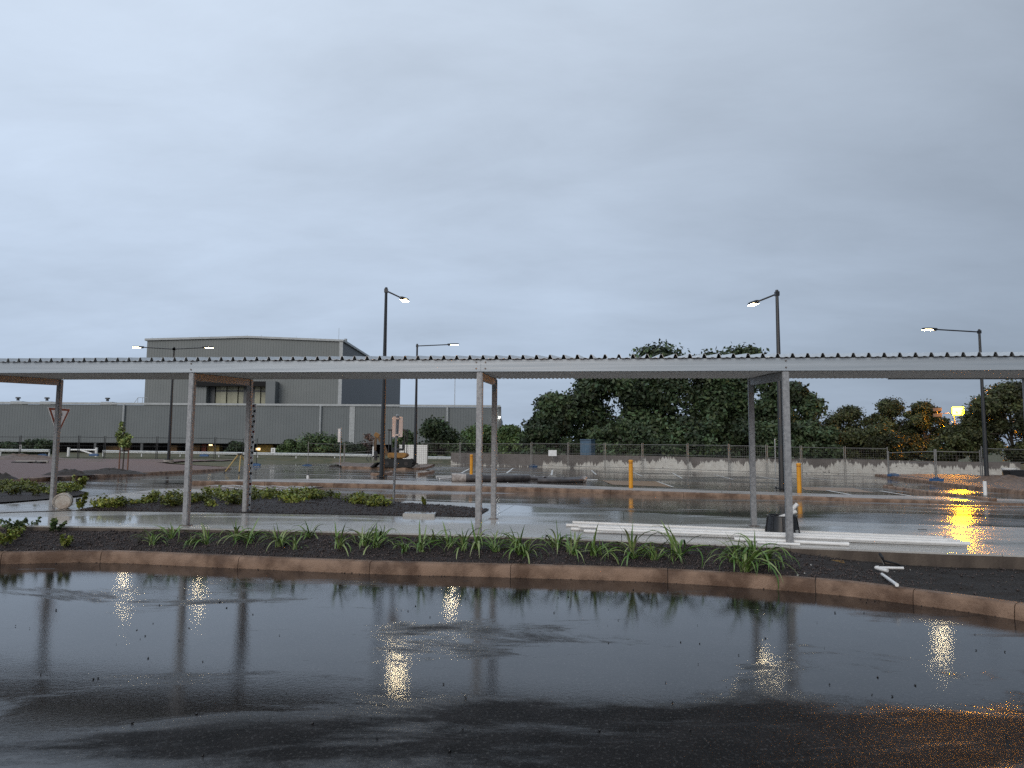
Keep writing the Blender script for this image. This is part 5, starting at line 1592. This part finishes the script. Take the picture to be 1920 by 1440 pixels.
# wrapped pipes on the deck
M_PIPE = mat('wet_black_pipe', (.035, .030, .030), (.075, .065, .062), rough=.35, scale=5, bump=.2, bscale=20)
M_WRAP = mat('plastic_wrap', (.42, .37, .33), (.22, .18, .16), rough=.35, scale=9, bump=.5, bscale=18)
def pipe(px_pts, r, label, wraps=(), m=None, name='drain_pipe', grp='grey drain pipes on the deck', bands=0):
    pts = [hit(x, y, zdeck, r * .9) for x, y in px_pts]
    pts = [p + Vector((0, 0, r * .15)) for p in pts]
    t = thing(name, label, 'pipe', pts[0], 0, grp)
    loc = [p - pts[0] for p in pts]
    fine = resample(smoothline(loc, 6), 40)
    MB().tube(fine, r, 14).build('barrel', m or M_PIPE, t, smooth=True)
    for a, b in wraps:
        i0, i1 = int(a * 40), max(int(a * 40) + 1, int(b * 40))
        seg = fine[i0:i1 + 1]
        MB().tube(seg, [r * (1.12 + .10 * random.random()) for _ in seg], 12).build('plastic_wrap', M_WRAP, t, smooth=True)
    for k in range(bands):
        q = fine[int((k + 1) * 40 / (bands + 1))]; d = (fine[20] - fine[0]).normalized()
        MB().cyl(q - d * .02, q + d * .02, r * 1.06, n=14).build('strap', M_WHITE, t)
pipe([(847, 897.5), (880, 898), (925, 898.5), (990, 897.5)], .155, 'thick dark pipe with a torn wrapped end, left end of the pipe bundle', ((0, .17),))
pipe([(924, 895), (975, 895.5), (1022, 898)], .10, 'grey pipe with white straps in the middle of the bundle', bands=3)
pipe([(1008, 902), (1050, 902.5), (1096, 901)], .10, 'black lower pipe at the right end of the bundle', ((.93, 1),))
pipe([(1018, 897), (1060, 899), (1098, 897)], .085, 'grey sagging pipe with taped white ends, upper right of the bundle', ((0, .07), (.92, 1)))
pipe([(818, 893.5), (880, 893), (925, 891)], .028, 'thin white conduit behind the pipe bundle', m=M_WHITE, grp='thin white conduits')
pipe([(824, 897.5), (850, 896.5)], .028, 'short white conduit poking from the wrapped pipe end', m=M_WHITE, grp='thin white conduits')
pipe([(1096, 900.5), (1120, 900)], .025, 'short white conduit at the right end of the bundle', m=M_WHITE, grp='thin white conduits')
# white riser stubs
for x, yb, yt, fn, lb in ((577, 902, 891, zroad, 'short white pipe stub standing on the asphalt by the hatched area'), (1847.5, 929, 904, zdeck, 'white pipe stub on the verge kerb in front of the end lamp pole')):
    p = hit(x, yb, fn, .02); h = at(x, yt, p.y).z - p.z
    t = thing('pipe_stub', lb, 'pipe', p, 0)
    MB().cyl((0, 0, 0), (0, 0, h), .055 if x < 1000 else .06, n=14).build('barrel', M_WHITE, t, smooth=True)
    MB().cyl((0, 0, h), (0, 0, h + .03), .062, .060, 14).build('cap', M_BLACKPL if x < 1000 else M_WHITE, t, smooth=True)
# white plastic conduit lengths on the footpath
def conduit(x0, y0, x1, y1, r, label, lift=0.0, grp='white conduit lengths on the footpath'):
    a = hit(x0, y0, zslab, r + lift); b = hit(x1, y1, zslab, r + lift)
    a = Vector((a.x, a.y, zslab(a.x, a.y) + r + lift)); b = Vector((b.x, b.y, zslab(b.x, b.y) + r + lift))
    t = thing('conduit', label, 'pipe', a, 0, grp)
    d = (b - a).normalized()
    MB().tube([Vector((0, 0, 0)), (b - a) * .33 + Vector((0, .004, 0)), (b - a) * .7, b - a], r, 12).build('tube', M_WHITE, t, smooth=True)
    MB().cyl(b - a - d * .11, b - a - d * .002, r * 1.13, n=12).build('socket', M_WHITE, t, smooth=True)
    MB().cyl(-d * .002, d * .01, r * .8, n=12).build('bore', M_BLACKPL, t)
cl_ = [(1074, 979.5, 1768, 1009, .027, 0, 'rearmost white conduit of the bundle on the footpath'), (1062, 984.5, 1786, 1012.5, .027, 0, 'second white conduit from the back, its end furthest left'),
       (1101, 986.5, 1800, 1016, .027, .0, 'third white conduit from the back of the bundle'), (1071, 991.5, 1806, 1018.5, .027, 0, 'fourth white conduit, thick left end by the strappy plants'),
       (1095, 995.5, 1812, 1021.5, .027, 0, 'front white conduit of the main bundle'), (1085, 987, 1775, 1013.5, .025, .053, 'white conduit lying on top of the bundle, left of its middle'),
       (1119, 992.5, 1818, 1019.5, .025, .053, 'white conduit on top of the bundle nearest the camera')]
for x0, y0, x1, y1, r, lf, lb in cl_: conduit(x0, y0, x1, y1, r, lb, lf)
conduit(1377, 1010.5, 1592, 1020.5, .026, 'short white conduit lying in front of the black tub')
conduit(1420, 1017, 1500, 1021, .018, 'thin short white conduit on the slab edge by the front post')
# black tub with offcuts
tp = onslab(1467, 1003)
tub = thing('plastic_tub', 'black tapered plastic tub holding white pipe offcuts, behind the right front post', 'tub', tp)
MB().lathe([(.275, .0), (.275, .02), (.255, .03), (.215, .285), (.225, .29), (.225, .30), (.205, .30), (.20, .28), (.235, .04), (.001, .03)], n=26).build('shell', M_BLACKPL, tub, smooth=True)
for k in range(10):
    a = k * 2 * math.pi / 10
    MB().tube([(math.cos(a) * .258, math.sin(a) * .258, .035), (math.cos(a) * .22, math.sin(a) * .22, .275)], .008, 5).build('rib', M_BLACKPL, tub)
MB().box((.258 * math.cos(-1.0), .258 * math.sin(-1.0), .07), (.05, .012, .06), rz=R(28)).build('sticker', M_DPIPE, tub)
for (ax, az, bx, bz, y), lb in (((-.02, .20, .25, .47, .02), 'longer white pipe offcut leaning out of the black tub'), ((-.12, .24, .20, .36, -.05), 'shorter white pipe offcut lying across the tub mouth')):
    t = thing('pipe_offcut', lb, 'pipe', tp + Vector((ax, y, az)), 0, 'white pipe offcuts')
    d = Vector((bx - ax, 0, bz - az))
    MB().cyl((0, 0, 0), d, .030, n=12).build('tube', M_WHITE, t, smooth=True); MB().cyl(d, d * 1.004, .022, n=12).build('bore', M_BLACKPL, t)
# white bucket lying by the left rear post
bk = onslab(112, 956)
bucket = thing('bucket', 'dirty white plastic bucket lying on its side against the left rear post', 'bucket', bk + Vector((0, .1, 0)))
ax = Vector((.42, -.86, .02)).normalized(); s1_ = ax.orthogonal().normalized(); s2_ = ax.cross(s1_)
Mb = Matrix((s1_, s2_, ax)).transposed()
M_BKT = mat('dirty_white_plastic', (.62, .57, .50), (.40, .31, .24), rough=.45, scale=7, lo=.4, hi=.7)
cb_ = Vector((-.02, .02, .155))
MB().lathe([(.150, -.20), (.152, -.18), (.142, .14), (.140, .17), (.132, .172), (.132, .158), (.001, .155)], c=cb_, n=24, M=Mb).build('shell', M_BKT, bucket, smooth=True)
for z in (-.10, -.06, .17): MB().lathe([(.150 - .01 * z, z - .008), (.158 - .01 * z, z - .006), (.158 - .01 * z, z + .006), (.150 - .01 * z, z + .008)], c=cb_, n=24, M=Mb).build('hoop', M_BKT, bucket, smooth=True)
MB().lathe([(.001, .160), (.126, .161)], c=cb_, n=24, M=Mb).build('bottom', M_BKT, bucket, smooth=True)
# survey tripod and staff
tq = hit(450, 893, zroad)
tri_t = thing('survey_tripod', 'yellow wooden surveying tripod with black feet, left of the rear post', 'tripod', tq)
kt = tq.y / F_PX
M_TIM = mat('yellow_timber', (.48, .33, .11), (.38, .25, .08), rough=.5, scale=8)
top_z = 42 * kt
MB().cyl((-2 * kt, 0, top_z - .05), (-2 * kt, 0, top_z + .01), .10, n=14).build('head', M_BLACKPL, tri_t)
for fx, fy in ((-31, -.2), (2, -.3), (16, .6)):
    a = Vector((-2 * kt + (.05 if fx > 0 else -.06), 0, top_z - .04)); b = Vector((fx * kt, fy, 0))
    lg = MB().cyl(a, a.lerp(b, .80), .030, .026, 6).build('leg', M_TIM, tri_t)
    MB().cyl(a.lerp(b, .78), b, .032, .014, 6).build('foot', M_BLACKPL, lg)
st0 = cf(S_POST[1] - .25 + .04, 2.37); stz = zslab(st0.x, st0.y)
ptop = at(477.5, 757.5, st0.y + .08)
staff = thing('survey_staff', 'white graduated surveying staff leaning behind the rear post by the tripod', 'staff', (st0.x - .03, st0.y + .05, stz))
sv = ptop - Vector((st0.x - .03, st0.y + .05, stz))
X_ = sv.normalized(); Y_ = Vector((0, 1, 0)).cross(X_).normalized()
Ms = Matrix((Y_, X_.cross(Y_), X_)).transposed()
body = MB().box(sv / 2, (.062, .022, sv.length), M=Ms).build('body', M_SIGNW, staff)
for k in range(int(sv.length / .05)):
    if k % 2: continue
    c = X_ * (.03 + k * .05) + Y_ * (.012 if (k // 2) % 2 else -.014) - X_.cross(Y_) * .0125
    MB().box(c if (X_.cross(Y_)).y > 0 else c + X_.cross(Y_) * .025, (.040, .003, .045), M=Ms).build('graduation', M_INK if k % 10 else M_SIGNR, body)
# pit lid in the island bed
pl_px = [(755, 962.5), (815, 964), (828, 954.5), (772, 953)]
q4 = [onslab(x, y, .055) for x, y in pl_px]
lid = thing('pit_lid', 'pale concrete service pit cover set in the island bed', 'pit cover', q4[0])
MB().prism([p - q4[0] for p in q4], .10).build('surround', M_SLAB, lid, bevel=.01)
c4 = sum(q4, Vector()) / 4
for sgn in (.30, .68): 
    a = q4[0].lerp(q4[1], sgn) - q4[0]; b = q4[3].lerp(q4[2], sgn) - q4[0]
    MB().box((a + b) / 2 + Vector((0, 0, .002)), (.012, (b - a).length * .8, .006), rz=math.atan2((b - a).y, (b - a).x) - math.pi / 2).build('lifting_slot', M_BLACKPL, lid)
# plastic pipe elbow and offcuts in the soil on the right
def on_soil(x, y): return bed_hit(x, y)
e0 = on(1643, 1069, .145); e1 = on(1694, 1070, .145)
t = thing('drain_elbow', 'white plastic drain pipe with an elbow lying on the bare soil', 'pipe', e0)
d = e1 - e0; z_ = Vector((0, 0, .03))
MB().tube([z_, d + z_], .017, 10).build('tube', M_WHITE, t, smooth=True)
MB().tube([z_ + Vector((.03, 0, .0)), z_, z_ + Vector((.03, -.09, -.01)), z_ + Vector((.06, -.15, -.012))], .023, 10).build('elbow', M_WHITE, t, smooth=True)
f0 = on(1654, 1080, .15); f1 = on(1682, 1103, .15)
t = thing('drain_offcut', 'straight white plastic pipe running from the soil onto the kerb', 'pipe', f0)
d = f1 - f0
MB().cyl(Vector((0, 0, .02)), d + Vector((0, 0, .035)), .018, n=10).build('tube', M_WHITE, t, smooth=True); MB().cyl(d * .985 + Vector((0, 0, .035)), d * 1.002 + Vector((0, 0, .035)), .020, n=10).build('rim', M_WHITE, t)
g0 = on(1652, 1042, .26)
t = thing('drain_outlet', 'dark drain outlet and pipe at the slab edge above the soil', 'pipe', g0)
MB().tube([(.0, .03, .02), (.0, -.03, -.02), (.02, -.05, -.14)], .018, 8).build('outlet', M_BLACKPL, t); MB().tube([(.03, -.03, -.06), (.16, -.04, -.09), (.26, -.03, -.13)], .014, 6).build('hose', M_BLACKPL, t)
h0 = on(1556, 1058, .15)
t = thing('timber_offcut', 'muddy yellow board lying against the slab edge', 'board', h0, R(-12))
MB().box((0, 0, .035), (.34, .06, .012), M=Matrix.Rotation(R(24), 3, 'X')).build('board', mat('yellow_mud_board', (.20, .12, .03), (.12, .07, .025), rough=.7, scale=12), t); MB().box((.05, -.05, .02), (.08, .03, .01)).build('splinter', MATS['yellow_mud_board'], t)
# heaps
def heap(name, c, rx, ry, h, m, label, cat, seed):
    nseg, nr = 28, 8; vs_ = []
    for j in range(nr + 1):
        for i in range(nseg):
            a = 2 * math.pi * i / nseg; r_ = j / nr
            k = 1 + .25 * nz(math.cos(a) * 1.5 + seed, math.sin(a) * 1.5, 1)
            z = h * (1 - r_ ** 1.6) * (1 + .5 * nz(math.cos(a) * r_ * 3 + seed, math.sin(a) * r_ * 3, 1.4)) - .03 * r_
            vs_.append((math.cos(a) * r_ * rx * k, math.sin(a) * r_ * ry * k, z))
    fs_ = [(j * nseg + i, j * nseg + (i + 1) % nseg, (j + 1) * nseg + (i + 1) % nseg, (j + 1) * nseg + i) for j in range(nr) for i in range(nseg)]
    o = MB().add(vs_, fs_).build(name, m, smooth=True); o.location = c
    return stuff(o, label, cat)
fv = lambda X, Y: zroad(X, Y) + .24
heap('soil_heap', hit(128, 889, fv), .8, .6, .18, M_SOIL, 'dark soil heap on the red gravel right of the left rear post', 'soil', 1)
heap('soil_heap', hit(205, 886.5, fv), 1.4, .7, .16, M_SOIL, 'long dark soil heap around the staked sapling', 'soil', 2)
heap('soil_heap', hit(2, 897, fv), .5, .4, .16, M_SOIL, 'small dark soil heap at the left edge', 'soil', 3)
heap('sand_heap', hit(30, 862, fv), 4.2, 2.2, .35, M_DIRT, 'pale sandy heap below the barrier at far left', 'sand', 4)
heap('rubble_heap', hit(627, 880, zroad), .75, .5, .22, M_SOIL, 'dark rubble heap on the asphalt left of the dirt island', 'rubble', 5)
heap('dirt_heap', hit(1880, 906, zdeck, .14), 2.6, 1.6, .35, M_DIRT, 'brown dirt heap at the right edge on the verge', 'dirt', 6)
for k, (x, y) in enumerate(((42, 868.5), (66, 868.5))):
    p = hit(x, y, fv); t = thing('drain_inlet', 'dark drain slot %s on the gravel verge at far left' % ('nearer the picture edge' if k == 0 else 'nearer the give way sign post'), 'drain', p)
    MB().box((0, 0, .05), (.9, .5, .08)).build('grate', M_BLACKPL, t); MB().box((0, .3, .07), (1.1, .12, .16)).build('lintel', M_SLAB2, t)
# clutter on the far right verge
q = hit(1893, 899, zdeck, .15)
t = thing('mortar_tub', 'white tub on a brick stand among the clutter at the right edge', 'tub', q)
MB().lathe([(.34, .50), (.42, .72), (.45, .72), (.36, .49), (.001, .48)], n=18).build('shell', M_WHITE, t, smooth=True)
MB().box((-.05, 0, .24), (.55, .4, .48)).build('stand', M_CRATE, t)
q = hit(1905, 904, zdeck, .15)
t = thing('wheelbarrow', 'dark wheelbarrow with pale handles at the right edge', 'wheelbarrow', q)
MB().extr([(-.45, -.3, .35), (.35, -.3, .30), (.55, -.3, .68), (-.55, -.3, .66)], (0, .6, 0)).build('tray', M_BLACKPL, t)
for y in (-.22, .22): MB().tube([(-.65, y * .4, .22), (.3, y, .32), (1.35, y, .95)], .03, 6).build('handle', M_ALU, t)
MB().cyl((-.65, -.05, .2), (-.65, .05, .2), .2, n=14).build('wheel', M_RUB, t)
for y in (-.2, .2): MB().tube([(.3, y, .32), (.4, y, .0)], .02, 6).build('leg', M_ALU, t)
# litter: small stones and leaves on the near road
pp = []
for _ in range(150):
    x = random.uniform(-4.5, 5); y = random.uniform(2.4, 8.4)
    if y > 9.0 - .06 * x * x: continue
    pp.append((x, y, .006))
lt = chips('road_litter', pp, .010, M_BLACKPL); stuff(lt, 'scattered dark stones and leaf bits on the wet road', 'litter')
pp = [(p.x + random.gauss(0, .03), p.y - abs(random.gauss(0, .05)), .006) for p in resample(kline[12:66], 160)]
stuff(chips('gutter_grit', pp, .009, M_CHIP), 'grit and mulch bits washed along the kerb foot', 'grit')
q = onslab(1729, 993.5, .01); t = thing('stick', 'short dark stick lying on the wet footpath at right', 'stick', q, R(-8))
MB().tube([(-.06, 0, .006), (0, .004, .008), (.07, 0, .006)], .006, 6).build('twig', M_BARK, t); MB().tube([(0, .004, .008), (.03, .02, .01)], .004, 5).build('side_twig', M_BARK, t)

pp = []
for _ in range(26):
    p = bed_fn(random.uniform(.2, .75), random.uniform(.06, .8)); pp.append((p[0], p[1], p[2] + .008))
stuff(chips('pebbles', pp, .015, M_SLAB), 'few pale pebbles lying on the dark mulch by the kerb', 'pebbles')
